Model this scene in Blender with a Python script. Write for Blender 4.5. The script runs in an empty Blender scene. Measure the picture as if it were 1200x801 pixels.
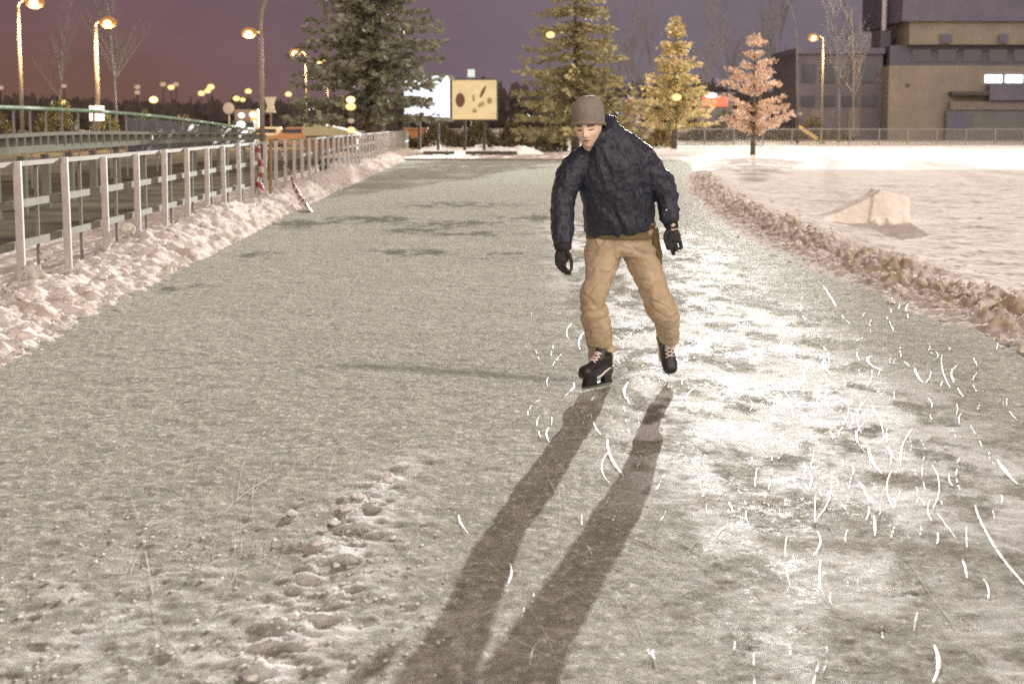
import bpy, bmesh, math, random
import numpy as np
from mathutils import Vector, Matrix, noise as mnoise

random.seed(7)
rng = np.random.default_rng(7)
scene = bpy.context.scene
COL = scene.collection

# ------------------------------------------------------------------ camera
F = 2000.0            # focal length in photo pixels (photo 1200 x 801)
CH = 1.53             # eye height
HOR = 146.0
PITCH = math.atan((400.5 - HOR) / F)
cp, sp = math.cos(PITCH), math.sin(PITCH)


def at(px, py, Y):
    """world point at distance Y that lies on the line of sight of a photo pixel"""
    dx = (px - 600.0) / F
    dy = (400.5 - py) / F
    t = Y / (cp + dy * sp)
    return Vector((dx * t, Y, CH + t * (-sp + dy * cp)))


def gnd(px, py, z=0.0):
    dx = (px - 600.0) / F
    dy = (400.5 - py) / F
    t = (z - CH) / (-sp + dy * cp)
    return Vector((dx * t, t * (cp + dy * sp), z))


cam_d = bpy.data.cameras.new("camera")
cam_d.lens = 60.0
cam_d.sensor_width = 36.0
cam_d.clip_start = 0.1
cam_d.clip_end = 6000
cam_d.dof.use_dof = True
cam_d.dof.focus_distance = 9.85
cam_d.dof.aperture_fstop = 4.2
cam = bpy.data.objects.new("camera", cam_d)
COL.objects.link(cam)
cam.location = (0, 0, CH)
cam.rotation_euler = (math.pi / 2 - PITCH, 0, 0)
scene.camera = cam

# ------------------------------------------------------------------ noise
def _hash(ix, iy, seed):
    h = (ix.astype(np.int64) * 374761393 + iy.astype(np.int64) * 668265263 + seed * 1442695041) & 0xFFFFFFFF
    h = ((h ^ (h >> 13)) * 1274126177) & 0xFFFFFFFF
    h = (h ^ (h >> 16)) & 0xFFFFFFFF
    return h.astype(np.float64) / 4294967295.0


def vn(x, y, seed=0):
    x = np.asarray(x, float); y = np.asarray(y, float)
    ix = np.floor(x); iy = np.floor(y)
    fx = x - ix; fy = y - iy
    fx = fx * fx * fx * (fx * (fx * 6 - 15) + 10); fy = fy * fy * fy * (fy * (fy * 6 - 15) + 10)
    a = _hash(ix, iy, seed); b = _hash(ix + 1, iy, seed)
    c = _hash(ix, iy + 1, seed); d = _hash(ix + 1, iy + 1, seed)
    return (a * (1 - fx) + b * fx) * (1 - fy) + (c * (1 - fx) + d * fx) * fy


def fbm(x, y, seed=0, octv=4, gain=0.5):
    s = 0; amp = 1; tot = 0; ca, sa = 0.8, 0.6
    for o in range(octv):
        s = s + amp * vn(x, y, seed + 17 * o); tot += amp
        x, y = (x * ca - y * sa) * 2.03 + 3.1, (x * sa + y * ca) * 2.03 + 1.7
        amp *= gain
    return s / tot


def sstep(a, b, x):
    t = np.clip((x - a) / (b - a), 0, 1)
    return t * t * (3 - 2 * t)


# ------------------------------------------------------------------ object helpers
def tag(o, label=None, cat=None, group=None, kind=None):
    if label: o['label'] = label
    if cat: o['category'] = cat
    if group: o['group'] = group
    if kind: o['kind'] = kind
    return o


def empty(name, loc, label, cat, group=None, rz=0.0):
    o = bpy.data.objects.new(name, None)
    COL.objects.link(o)
    o.location = loc
    o.rotation_euler = (0, 0, rz)
    o.empty_display_size = 0.2
    return tag(o, label, cat, group)


def link(name, me, mats=None, parent=None, smooth=False):
    o = bpy.data.objects.new(name, me)
    COL.objects.link(o)
    if mats is not None:
        for m in (mats if isinstance(mats, (list, tuple)) else [mats]):
            me.materials.append(m)
    if parent: o.parent = parent
    if smooth:
        me.polygons.foreach_set('use_smooth', [True] * len(me.polygons))
    return o


def copy_tree(o, parent=None):
    c = o.copy()
    COL.objects.link(c)
    c.parent = parent
    for ch in list(o.children):
        copy_tree(ch, c)
    return c


class MB:
    """collects simple shapes, then becomes one mesh object"""
    def __init__(self):
        self.v = []; self.f = []; self.mi = []

    def add(self, vs, fs, mi=0):
        b = len(self.v)
        self.v.extend([tuple(p) for p in vs])
        for f in fs:
            self.f.append(tuple(i + b for i in f)); self.mi.append(mi)

    def box(self, c, s, rz=0.0, mi=0, m=None, bev=0.0):
        sx, sy, sz = s[0] / 2, s[1] / 2, s[2] / 2
        if bev > 0:
            bm = bmesh.new()
            bmesh.ops.create_cube(bm, size=1.0)
            for v in bm.verts: v.co = Vector((v.co.x * s[0], v.co.y * s[1], v.co.z * s[2]))
            bmesh.ops.bevel(bm, geom=bm.edges[:], offset=bev, segments=2, affect='EDGES', profile=0.6)
            bm.verts.index_update()
            vs = [v.co.copy() for v in bm.verts]
            fs = [[v.index for v in f.verts] for f in bm.faces]
            bm.free()
        else:
            vs = [Vector((x, y, z)) for x in (-sx, sx) for y in (-sy, sy) for z in (-sz, sz)]
            fs = [(0, 1, 3, 2), (4, 6, 7, 5), (0, 4, 5, 1), (2, 3, 7, 6), (0, 2, 6, 4), (1, 5, 7, 3)]
        R = m if m is not None else Matrix.Rotation(rz, 3, 'Z')
        c = Vector(c)
        self.add([R @ p + c for p in vs], fs, mi)

    def bar(self, a, b, w, h, mi=0, up=Vector((0, 0, 1))):
        a = Vector(a); b = Vector(b)
        d = (b - a); L = d.length; d.normalize()
        s = d.cross(up)
        if s.length < 1e-4: s = d.cross(Vector((0, 1, 0)))
        s.normalize(); u = s.cross(d)
        M = Matrix((s, d, u)).transposed()
        self.box((a + b) / 2, (w, L, h), m=M, mi=mi)

    def tube(self, pts, rad, n=8, mi=0, cap=True, sx=1.0):
        """pts list; rad scalar / list of scalars / list of (rx, ry); ry along the 'depth' axis"""
        pts = [Vector(p) for p in pts]
        k = len(pts)
        if not isinstance(rad, (list, tuple)): rad = [rad] * k
        ring = []
        ref = None
        for i in range(k):
            d = (pts[min(i + 1, k - 1)] - pts[max(i - 1, 0)])
            if d.length < 1e-9: d = Vector((0, 0, 1))
            d.normalize()
            if ref is None:
                ref = Vector((1, 0, 0))
                if abs(d.dot(ref)) > 0.9: ref = Vector((0, 0, 1))
            a = (ref - d * ref.dot(d)).normalized()
            ref = a
            b = d.cross(a)
            r = rad[i]
            rx, ry = r if isinstance(r, (list, tuple)) else (r, r)
            ring.append([pts[i] + a * (math.cos(t) * rx) + b * (math.sin(t) * ry)
                         for t in [2 * math.pi * j / n for j in range(n)]])
        vs = [p for r in ring for p in r]
        fs = []
        for i in range(k - 1):
            for j in range(n):
                j2 = (j + 1) % n
                fs.append((i * n + j, i * n + j2, (i + 1) * n + j2, (i + 1) * n + j))
        if cap:
            fs.append(tuple(reversed(range(n))))
            fs.append(tuple(range((k - 1) * n, k * n)))
        self.add(vs, fs, mi)

    def ball(self, c, r, n=10, mi=0, sc=(1, 1, 1), m=None):
        c = Vector(c)
        vs = []; fs = []
        rows = max(4, n // 2 + 1)
        for i in range(1, rows):
            ph = math.pi * i / rows
            for j in range(n):
                th = 2 * math.pi * j / n
                p = Vector((r * sc[0] * math.sin(ph) * math.cos(th), r * sc[1] * math.sin(ph) * math.sin(th), r * sc[2] * math.cos(ph)))
                vs.append(c + (m @ p if m is not None else p))
        t = Vector((0, 0, r * sc[2]))
        if m is not None: t = m @ t
        vs.append(c + t); vs.append(c - t)
        T = len(vs) - 2; B = T + 1
        for j in range(n):
            fs.append((T, j, (j + 1) % n))
            fs.append((B, (rows - 2) * n + (j + 1) % n, (rows - 2) * n + j))
        for i in range(rows - 2):
            for j in range(n):
                j2 = (j + 1) % n
                fs.append((i * n + j, (i + 1) * n + j, (i + 1) * n + j2, i * n + j2))
        self.add(vs, fs, mi)

    def prism(self, outline, y0, y1, axis='y', mi=0):
        """outline = list of (a, b); extruded along axis"""
        n = len(outline)
        def mk(a, b, t):
            return (a, t, b) if axis == 'y' else ((t, a, b) if axis == 'x' else (a, b, t))
        vs = [mk(a, b, y0) for a, b in outline] + [mk(a, b, y1) for a, b in outline]
        fs = [tuple(range(n)), tuple(reversed(range(n, 2 * n)))]
        for i in range(n):
            j = (i + 1) % n
            fs.append((j, i, n + i, n + j))
        self.add(vs, fs, mi)

    def mesh(self, name):
        me = bpy.data.meshes.new(name)
        me.from_pydata(self.v, [], self.f)
        if any(self.mi): me.polygons.foreach_set('material_index', self.mi)
        bm = bmesh.new(); bm.from_mesh(me)
        bmesh.ops.recalc_face_normals(bm, faces=bm.faces)
        bm.to_mesh(me); bm.free()
        me.update()
        return me

    def build(self, name, mats, parent=None, smooth=False):
        return link(name, self.mesh(name), mats, parent, smooth)


def grid_obj(name, V, mats, attrs=None, smooth=True, parent=None):
    n, m = V.shape[:2]
    me = bpy.data.meshes.new(name)
    me.vertices.add(n * m)
    me.vertices.foreach_set('co', V.reshape(-1).astype(np.float32))
    ii, jj = np.meshgrid(np.arange(n - 1), np.arange(m - 1), indexing='ij')
    a = (ii * m + jj).ravel()
    q = np.stack([a, a + 1, a + m + 1, a + m], 1).ravel()
    nf = (n - 1) * (m - 1)
    me.loops.add(nf * 4)
    me.loops.foreach_set('vertex_index', q.astype(np.int32))
    me.polygons.add(nf)
    me.polygons.foreach_set('loop_start', np.arange(0, nf * 4, 4, dtype=np.int32))
    me.polygons.foreach_set('use_smooth', np.full(nf, smooth))
    me.update(calc_edges=True)
    for k, arr in (attrs or {}).items():
        at_ = me.attributes.new(k, 'FLOAT', 'POINT')
        at_.data.foreach_set('value', np.asarray(arr, np.float32).ravel())
    return link(name, me, mats, parent)


def remesh(mb, voxel, smooth_iter=4, disp=None, name='shape'):
    """voxel-union of all shapes in mb -> one continuous mesh"""
    me = mb.mesh(name + '_raw')
    o = bpy.data.objects.new(name + '_tmp', me)
    COL.objects.link(o)
    r = o.modifiers.new('r', 'REMESH'); r.mode = 'VOXEL'; r.voxel_size = voxel
    if smooth_iter:
        s = o.modifiers.new('s', 'SMOOTH'); s.factor = 0.5; s.iterations = smooth_iter
    dg = bpy.context.evaluated_depsgraph_get()
    dg.update()
    out = bpy.data.meshes.new_from_object(o.evaluated_get(dg))
    out.name = name
    bpy.data.objects.remove(o); bpy.data.meshes.remove(me)
    if disp is not None:
        co = [v.co.copy() for v in out.vertices]; no = [v.normal.copy() for v in out.vertices]
        for v, c, n in zip(out.vertices, co, no):
            v.co = c + n * disp(c, n)
    out.polygons.foreach_set('use_smooth', [True] * len(out.polygons))
    out.update()
    return out


# ------------------------------------------------------------------ materials
MATS = {}


def nodes_of(m):
    m.use_nodes = True
    nt = m.node_tree
    return nt, nt.nodes, nt.links, nt.nodes['Principled BSDF']


def mat(name, c, rough=0.7, c2=None, scale=8.0, detail=4.0, bump=0.0, bscale=None, metal=0.0, spec=0.5,
        emit=None, estr=0.0, stretch=None, bdist=0.02):
    m = bpy.data.materials.new(name)
    nt, N, L, b = nodes_of(m)
    b.inputs['Roughness'].default_value = rough
    b.inputs['Metallic'].default_value = metal
    b.inputs['Specular IOR Level'].default_value = spec
    b.inputs['Base Color'].default_value = (*c, 1)
    tc = N.new('ShaderNodeTexCoord')
    src = tc.outputs['Object']
    if stretch:
        mp = N.new('ShaderNodeMapping'); mp.inputs['Scale'].default_value = stretch
        L.new(src, mp.inputs[0]); src = mp.outputs[0]
    if c2 is not None:
        nz = N.new('ShaderNodeTexNoise'); nz.inputs['Scale'].default_value = scale; nz.inputs['Detail'].default_value = detail
        nz.inputs['Roughness'].default_value = 0.65
        L.new(src, nz.inputs['Vector'])
        rp = N.new('ShaderNodeMapRange'); rp.inputs[1].default_value = 0.35; rp.inputs[2].default_value = 0.65
        L.new(nz.outputs['Fac'], rp.inputs[0])
        mx = N.new('ShaderNodeMix'); mx.data_type = 'RGBA'
        mx.inputs['A'].default_value = (*c, 1); mx.inputs['B'].default_value = (*c2, 1)
        L.new(rp.outputs[0], mx.inputs['Factor'])
        L.new(mx.outputs['Result'], b.inputs['Base Color'])
    if bump > 0:
        nb = N.new('ShaderNodeTexNoise'); nb.inputs['Scale'].default_value = bscale or scale * 3; nb.inputs['Detail'].default_value = 5
        L.new(src, nb.inputs['Vector'])
        bp = N.new('ShaderNodeBump'); bp.inputs['Strength'].default_value = bump; bp.inputs['Distance'].default_value = bdist
        L.new(nb.outputs['Fac'], bp.inputs['Height']); L.new(bp.outputs[0], b.inputs['Normal'])
    if emit is not None:
        b.inputs['Emission Color'].default_value = (*emit, 1)
        b.inputs['Emission Strength'].default_value = estr
    MATS[name] = m
    return m


def snow_mat(name, c, c2, scale, bump, bscale, dirt=None):
    m = mat(name, c, rough=0.75, c2=c2, scale=scale, detail=6, bump=bump, bscale=bscale, spec=0.0, bdist=0.03)
    if dirt is not None:
        nt, N, L, b = nodes_of(m)
        a = N.new('ShaderNodeAttribute'); a.attribute_name = 'dirt'
        mx = N.new('ShaderNodeMix'); mx.data_type = 'RGBA'
        old = b.inputs['Base Color'].links[0].from_socket
        L.new(old, mx.inputs['A']); mx.inputs['B'].default_value = (*dirt, 1)
        L.new(a.outputs['Fac'], mx.inputs['Factor']); L.new(mx.outputs['Result'], b.inputs['Base Color'])
    return m


M_snow = snow_mat('trodden_snow', (0.67, 0.63, 0.59), (0.52, 0.475, 0.435), 2.2, 0.5, 9, dirt=(0.37, 0.30, 0.21))
M_bank = snow_mat('ploughed_snow', (0.63, 0.59, 0.55), (0.48, 0.43, 0.39), 3.0, 0.75, 14, dirt=(0.26, 0.20, 0.13))
M_clump = snow_mat('crumbled_snow', (0.74, 0.73, 0.70), (0.60, 0.59, 0.56), 12, 0.5, 60)
M_frost_glint = mat('skate_frost_glint', (0.90, 0.91, 0.91), rough=0.55, spec=0.10)  # scraped white marks, with the bright glint put into the colour
nt, N, L, b = nodes_of(M_frost_glint)
tc_ = N.new('ShaderNodeTexCoord'); nz_ = N.new('ShaderNodeTexNoise'); nz_.inputs['Scale'].default_value = 14; nz_.inputs['Detail'].default_value = 6; nz_.inputs['Roughness'].default_value = 0.75
L.new(tc_.outputs['Object'], nz_.inputs['Vector'])
mr_ = N.new('ShaderNodeMapRange'); mr_.inputs[1].default_value = 0.36; mr_.inputs[2].default_value = 0.60; mr_.inputs[3].default_value = 0.10; mr_.inputs[4].default_value = 1.0
L.new(nz_.outputs['Fac'], mr_.inputs[0]); L.new(mr_.outputs[0], b.inputs['Alpha'])
M_white_snow = mat('smooth_snow', (0.84, 0.85, 0.84), rough=0.55, c2=(0.66, 0.68, 0.69), scale=0.25, bump=0.2, bscale=4, spec=0.0)
M_metal_post = mat('pale_painted_steel', (0.46, 0.425, 0.405), rough=0.7, c2=(0.36, 0.33, 0.31), scale=6, spec=0.05)
M_metal_rail = mat('weathered_steel', (0.20, 0.19, 0.16), rough=0.8, c2=(0.15, 0.14, 0.115), scale=5, spec=0.02)
M_mesh_fence = mat('galvanised_wire', (0.16, 0.155, 0.16), rough=0.6, c2=(0.12, 0.115, 0.12), scale=3)
M_pole = mat('lamp_pole_steel', (0.24, 0.20, 0.16), rough=0.6, c2=(0.17, 0.145, 0.115), scale=3)
M_asph = mat('asphalt', (0.060, 0.053, 0.042), rough=0.9, spec=0.0, c2=(0.16, 0.145, 0.11), scale=0.5, detail=8, bump=0.3, bscale=20)
M_black = mat('black_rubber', (0.012, 0.012, 0.013), rough=0.6, c2=(0.03, 0.03, 0.03), scale=4)
M_dark = mat('dark_timber', (0.035, 0.03, 0.025), rough=0.8, c2=(0.07, 0.06, 0.045), scale=6)
M_glass = mat('dark_glass', (0.02, 0.02, 0.03), rough=0.12, spec=0.6)
M_bark = mat('conifer_bark', (0.06, 0.045, 0.035), rough=0.9, c2=(0.11, 0.09, 0.07), scale=5, bump=0.4)
M_birch = mat('birch_bark', (0.17, 0.16, 0.158), rough=0.8, c2=(0.10, 0.095, 0.092), scale=2.5, bump=0.2)


def leaf_mat(name, c, c2, scale=0.9):
    m = mat(name, c, rough=0.75, c2=c2, scale=scale, detail=5, spec=0.2)
    return m


M_sp_dark = leaf_mat('spruce_needles_dark', (0.14, 0.15, 0.10), (0.26, 0.26, 0.20))
M_sp_mid = leaf_mat('spruce_needles', (0.20, 0.18, 0.095), (0.34, 0.295, 0.165))
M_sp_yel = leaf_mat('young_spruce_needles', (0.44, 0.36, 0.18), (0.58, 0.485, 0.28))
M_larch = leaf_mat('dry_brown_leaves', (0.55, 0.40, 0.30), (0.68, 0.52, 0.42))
M_bush = leaf_mat('bare_bush_twigs', (0.060, 0.052, 0.028), (0.10, 0.085, 0.045))
M_wood = leaf_mat('far_wood_twigs', (0.045, 0.035, 0.033), (0.07, 0.055, 0.05), scale=0.12)


def emit_mat(name, c, s):
    return mat(name, (0.03, 0.03, 0.03), rough=0.9, spec=0.0, emit=c, estr=s)


E_sod = emit_mat('sodium_glow', (1.0, 0.66, 0.28), 1.1)
E_halo = emit_mat('orange_halo_glow', (1.0, 0.42, 0.12), 0.17)
E_yel = emit_mat('yellow_lamp_glow', (1.0, 0.68, 0.28), 0.55)
E_pale = emit_mat('pale_lamp_glow', (1.0, 0.66, 0.46), 0.19)
E_white = emit_mat('white_lamp_glow', (1.0, 0.98, 0.92), 0.8)
E_sign = emit_mat('lit_sign_face', (0.86, 0.88, 1.0), 0.55)
E_red = emit_mat('red_sign_glow', (1.0, 0.20, 0.10), 0.42)
E_win = emit_mat('lit_window_glow', (0.92, 1.0, 0.98), 1.2)
E_flood = emit_mat('floodlight_lens', (1.0, 0.96, 0.88), 30.0)

# ------------------------------------------------------------------ the ice
LE = np.array([(-3, 3), (-3.1, 10.4), (-3.2, 13), (-3.32, 16.6), (-3.75, 30), (-4.0, 44), (-4.4, 73), (-4.6, 90)], float)   # X, Y of the left edge
RE = np.array([(3.5, 3), (3.45, 11), (3.28, 16.2), (3.22, 21), (3.4, 29), (3.95, 38.7), (5.2, 52), (6.6, 66), (8, 90)], float)


def left_edge(y): return np.interp(y, LE[:, 1], LE[:, 0])
def right_edge(y): return np.interp(y, RE[:, 1], RE[:, 0])


def ice_h(x, y):
    h = 0.010 * (fbm(x * 2.2, y * 1.1, 3, 3) - 0.5)
    h = h + 0.0085 * (fbm(x * 9, y * 7, 11, 3) - 0.5)
    h = h + 0.0055 * (vn(x * 30, y * 22, 23) - 0.5) + 0.0035 * (vn(x * 62, y * 40, 29) - 0.5)
    # crusty snow strip near the camera on the left
    d = np.abs(x - (-0.50 - (8.0 - y) * 0.055)) / 0.16
    crust = np.exp(-d * d) * sstep(8.6, 6.5, y)
    h = h + crust * 0.026 * np.maximum(fbm(x * 14, y * 11, 41, 3) - 0.38, 0) * 2.2
    ll = sstep(7.6, 5.2, y) * sstep(0.6, -0.9, x)
    h = h + ll * 0.009 * np.maximum(fbm(x * 13, y * 11, 51, 3) - 0.45, 0) * 2
    return h


rows = np.geomspace(4.3, 76, 760)
us = np.linspace(0, 1, 420)
Yg = np.repeat(rows[:, None], len(us), 1)
lo = left_edge(rows) - 0.25; hi = right_edge(rows) + 0.3
# finer columns inside the view near the camera
Xg = lo[:, None] + (hi - lo)[:, None] * us[None, :]
Hg = ice_h(Xg, Yg)


def blob(px, py, wx, wy, rot=0.0):
    """soft ellipse on the ice around a photo position; wx, wy in photo pixels"""
    c = gnd(px, py); mpp = c.y / F
    dyp = c.y * c.y / (F * CH)
    dx = (Xg - c.x) / (wx * mpp); dy = (Yg - c.y) / (wy * dyp)
    return np.exp(-(dx * dx + dy * dy))


nz1 = fbm(Xg * 3.0, Yg * 2.0, 71, 4)
nz2 = fbm(Xg * 9.0, Yg * 6.0, 77, 4)
wet = np.zeros_like(Xg)
for (px, py, wx, wy) in ((470, 296, 55, 4), (440, 257, 40, 4), (530, 262, 60, 4), (560, 274, 50, 3), (600, 300, 40, 4), (500, 270, 45, 3),
                         (395, 258, 22, 5), (350, 262, 30, 5), (300, 300, 22, 5), (215, 338, 30, 4),
                         (620, 255, 40, 4), (540, 240, 60, 3)):
    wet = np.maximum(wet, blob(px, py, wx, wy))
wet = np.clip(wet * 2.0 * sstep(0.44, 0.60, fbm(Xg * 5, Yg * 2.2, 79, 6, 0.68) + 0.10 * (wet - 0.5)), 0, 1)
# the long dark streak, colour only, that runs to the supporting skate
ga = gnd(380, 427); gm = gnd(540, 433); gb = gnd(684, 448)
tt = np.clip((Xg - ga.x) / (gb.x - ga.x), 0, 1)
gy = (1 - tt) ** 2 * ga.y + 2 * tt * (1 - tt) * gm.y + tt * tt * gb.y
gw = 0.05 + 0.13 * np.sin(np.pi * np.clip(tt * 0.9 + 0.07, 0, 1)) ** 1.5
dark_streak = np.exp(-((Yg - gy) / gw) ** 2) * sstep(0.0, 0.08, tt) * sstep(1.0, 0.9, tt) * (Xg > ga.x) * (Xg < gb.x)
wet = np.maximum(wet, 0.75 * dark_streak)  # dark streak shares the mask of the wet patches
# dirt-brown worn spots on the bright side
dirt = np.zeros_like(Xg)
for (px, py, wx, wy) in ((852, 412, 34, 14), (962, 637, 34, 7), (900, 590, 70, 7), (1050, 640, 55, 5), (760, 720, 40, 10), (840, 690, 30, 8), (1020, 560, 60, 6)):
    dirt = np.maximum(dirt, blob(px, py, wx, wy))
dirt = np.clip(dirt * 1.3 * sstep(0.3, 0.55, nz2), 0, 1)
side = (0.45 + 0.55 * sstep(5.2, 8.0, Yg)) * sstep(0.15, 0.9, Xg + 0.25 * (nz1 - 0.5)) * sstep(2.9, 1.8, Xg + 0.5 * (nz1 - 0.5)) * sstep(32, 24, Yg)
frost = np.clip(side * sstep(0.42, 0.62, fbm(Xg * 5, Yg * 2.6, 91, 5, 0.62) + 0.10 * (blob(880, 440, 170, 110) + blob(860, 292, 70, 26))), 0, 1)
gloss = np.clip(side * (0.16 + 1.0 * blob(855, 290, 75, 24) + 0.42 * blob(880, 440, 115, 75) + 0.5 * blob(920, 680, 140, 130)), 0, 1)
green = np.clip(sstep(30, 60, Yg), 0, 1)
crd = np.exp(-((Xg - (-0.50 - (8.0 - Yg) * 0.055)) / 0.15) ** 2) * sstep(8.4, 7.2, Yg)
frost = np.clip(frost + 0.75 * crd * sstep(0.45, 0.6, fbm(Xg * 14, Yg * 11, 41, 4)) + 0.5 * sstep(6.6, 5.0, Yg) * sstep(0.4, -0.6, Xg) * sstep(0.52, 0.64, fbm(Xg * 12, Yg * 9, 53, 4)), 0, 1)

GL0, GL1 = 0.002, 0.066
M_ice = bpy.data.materials.new('rough_ice')
nt, N, L, b = nodes_of(M_ice)
def attr(nm):
    a = N.new('ShaderNodeAttribute'); a.attribute_name = nm; return a.outputs['Fac']
def mixc(fac, A, B):
    mx = N.new('ShaderNodeMix'); mx.data_type = 'RGBA'
    for s, v in (('A', A), ('B', B)):
        if isinstance(v, tuple): mx.inputs[s].default_value = (*v, 1)
        else: L.new(v, mx.inputs[s])
    if isinstance(fac, float): mx.inputs['Factor'].default_value = fac
    else: L.new(fac, mx.inputs['Factor'])
    return mx.outputs['Result']
def noise_fac(scale, lo, hi, stretch=(1, 1, 1), detail=6, rough=0.65):
    tc = N.new('ShaderNodeTexCoord'); mp = N.new('ShaderNodeMapping'); mp.inputs['Scale'].default_value = stretch
    L.new(tc.outputs['Object'], mp.inputs[0])
    z = N.new('ShaderNodeTexNoise'); z.inputs['Scale'].default_value = scale; z.inputs['Detail'].default_value = detail; z.inputs['Roughness'].default_value = rough
    L.new(mp.outputs[0], z.inputs['Vector'])
    r = N.new('ShaderNodeMapRange'); r.inputs[1].default_value = lo; r.inputs[2].default_value = hi
    L.new(z.outputs['Fac'], r.inputs[0])
    return r.outputs[0]
def mth(op, a_, b_):
    m_ = N.new('ShaderNodeMath'); m_.operation = op
    for i, v in enumerate((a_, b_)):
        if isinstance(v, (int, float)): m_.inputs[i].default_value = v
        else: L.new(v, m_.inputs[i])
    return m_.outputs[0]
base = mixc(noise_fac(1.1, 0.3, 0.7), (0.39, 0.382, 0.328), (0.295, 0.288, 0.238))
base = mixc(noise_fac(7, 0.42, 0.62, (1, 0.7, 1)), base, (0.25, 0.25, 0.21))
base = mixc(mth('MULTIPLY', noise_fac(24, 0.52, 0.62, (1, 0.6, 1), 8, 0.75), 0.80), base, (0.64, 0.62, 0.57))
base = mixc(mth('MULTIPLY', noise_fac(38, 0.55, 0.66, (1, 0.6, 1), 6, 0.75), 0.75), base, (0.15, 0.145, 0.12))
base = mixc(mth('MULTIPLY', attr('green'), 0.55), base, (0.47, 0.52, 0.44))
base = mixc(mth('MULTIPLY', attr('side'), mth('MULTIPLY', noise_fac(3.2, 0.40, 0.60, (1, 0.5, 1), 8, 0.72), 0.88)), base, (0.13, 0.118, 0.098))
base = mixc(mth('MULTIPLY', attr('frost'), 0.85), base, (0.72, 0.73, 0.71))
base = mixc(mth('MULTIPLY', attr('wet'), 0.78), base, (0.10, 0.105, 0.085))  # wet patches and the dark streak
base = mixc(mth('MULTIPLY', attr('dirt'), 0.7), base, (0.20, 0.165, 0.125))
rgh = mth('ADD', 0.24, mth('MULTIPLY', noise_fac(5, 0.35, 0.65, (1, 0.6, 1)), 0.16))
hz = mth('ADD', noise_fac(22, 0.2, 0.8, (1, 0.7, 1), 8, 0.7), mth('MULTIPLY', noise_fac(7, 0.2, 0.8, (1, 0.55, 1), 4), 0.8))
hz = mth('ADD', hz, mth('MULTIPLY', noise_fac(60, 0.2, 0.8, (1, 0.8, 1), 4), 0.35))
bp = N.new('ShaderNodeBump'); bp.inputs['Strength'].default_value = 1.0; bp.inputs['Distance'].default_value = 0.016
L.new(hz, bp.inputs['Height'])
N.remove(b)
df = N.new('ShaderNodeBsdfDiffuse'); L.new(base, df.inputs['Color']); L.new(bp.outputs[0], df.inputs['Normal'])
gl = N.new('ShaderNodeBsdfGlossy'); L.new(rgh, gl.inputs['Roughness']); L.new(bp.outputs[0], gl.inputs['Normal'])
patch = mth('MULTIPLY', noise_fac(2.6, 0.485, 0.555, (1, 0.42, 1), 9, 0.76), mth('MULTIPLY', noise_fac(10, 0.42, 0.58, (1, 0.5, 1), 8, 0.74), noise_fac(34, 0.40, 0.60, (1, 0.6, 1), 6, 0.7)))
gw_ = mth('ADD', GL0, mth('MULTIPLY', attr('gloss'), mth('MULTIPLY', patch, GL1)))
ms_ = N.new('ShaderNodeMixShader'); L.new(gw_, ms_.inputs[0]); L.new(df.outputs[0], ms_.inputs[1]); L.new(gl.outputs[0], ms_.inputs[2])
L.new(ms_.outputs[0], N['Material Output'].inputs['Surface'])

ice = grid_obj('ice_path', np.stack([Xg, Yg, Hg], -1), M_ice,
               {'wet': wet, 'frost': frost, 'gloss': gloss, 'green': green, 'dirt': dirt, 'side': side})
tag(ice, 'long rough ice track scratched by skates between two snow banks', kind='structure')

# skate scratches: thin raised ribbons, white for scraped ice and painted glints of light
mb = MB()


def scratch(cx, cy, length, bend, ang, width, dashes=1):
    n = 9
    for s in range(dashes):
        t0 = s / dashes; t1 = t0 + (1.0 / dashes) * (1.0 if dashes == 1 else random.uniform(0.35, 0.8))
        L_, R_ = [], []
        for i in range(n):
            t = t0 + (t1 - t0) * i / (n - 1)
            u = (t - 0.5) * length
            off = bend * (4 * (t - 0.5) ** 2)
            x = cx + math.cos(ang) * off + math.sin(ang) * u
            y = cy - math.sin(ang) * off + math.cos(ang) * u
            w = width * (0.25 + 0.75 * math.sin(math.pi * min(max((i + 0.4) / n, 0), 1)) ** 0.6) * random.uniform(0.75, 1.15)
            L_.append((x - w / 2 * math.cos(ang), y + w / 2 * math.sin(ang))); R_.append((x + w / 2 * math.cos(ang), y - w / 2 * math.sin(ang)))
        pts = np.array(L_ + R_)
        z = ice_h(pts[:, 0], pts[:, 1]) + 0.005
        vs = [(p[0], p[1], zz) for p, zz in zip(pts, z)]
        mid = [((L_[i][0] + R_[i][0]) / 2, (L_[i][1] + R_[i][1]) / 2, max(z[i], z[n + i]) + 0.001) for i in range(n)]
        vs += mid
        fs = []
        for i in range(n - 1):
            fs.append((i, i + 1, 2 * n + i + 1, 2 * n + i)); fs.append((2 * n + i, 2 * n + i + 1, n + i + 1, n + i))
        mb.add(vs, fs)


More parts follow.
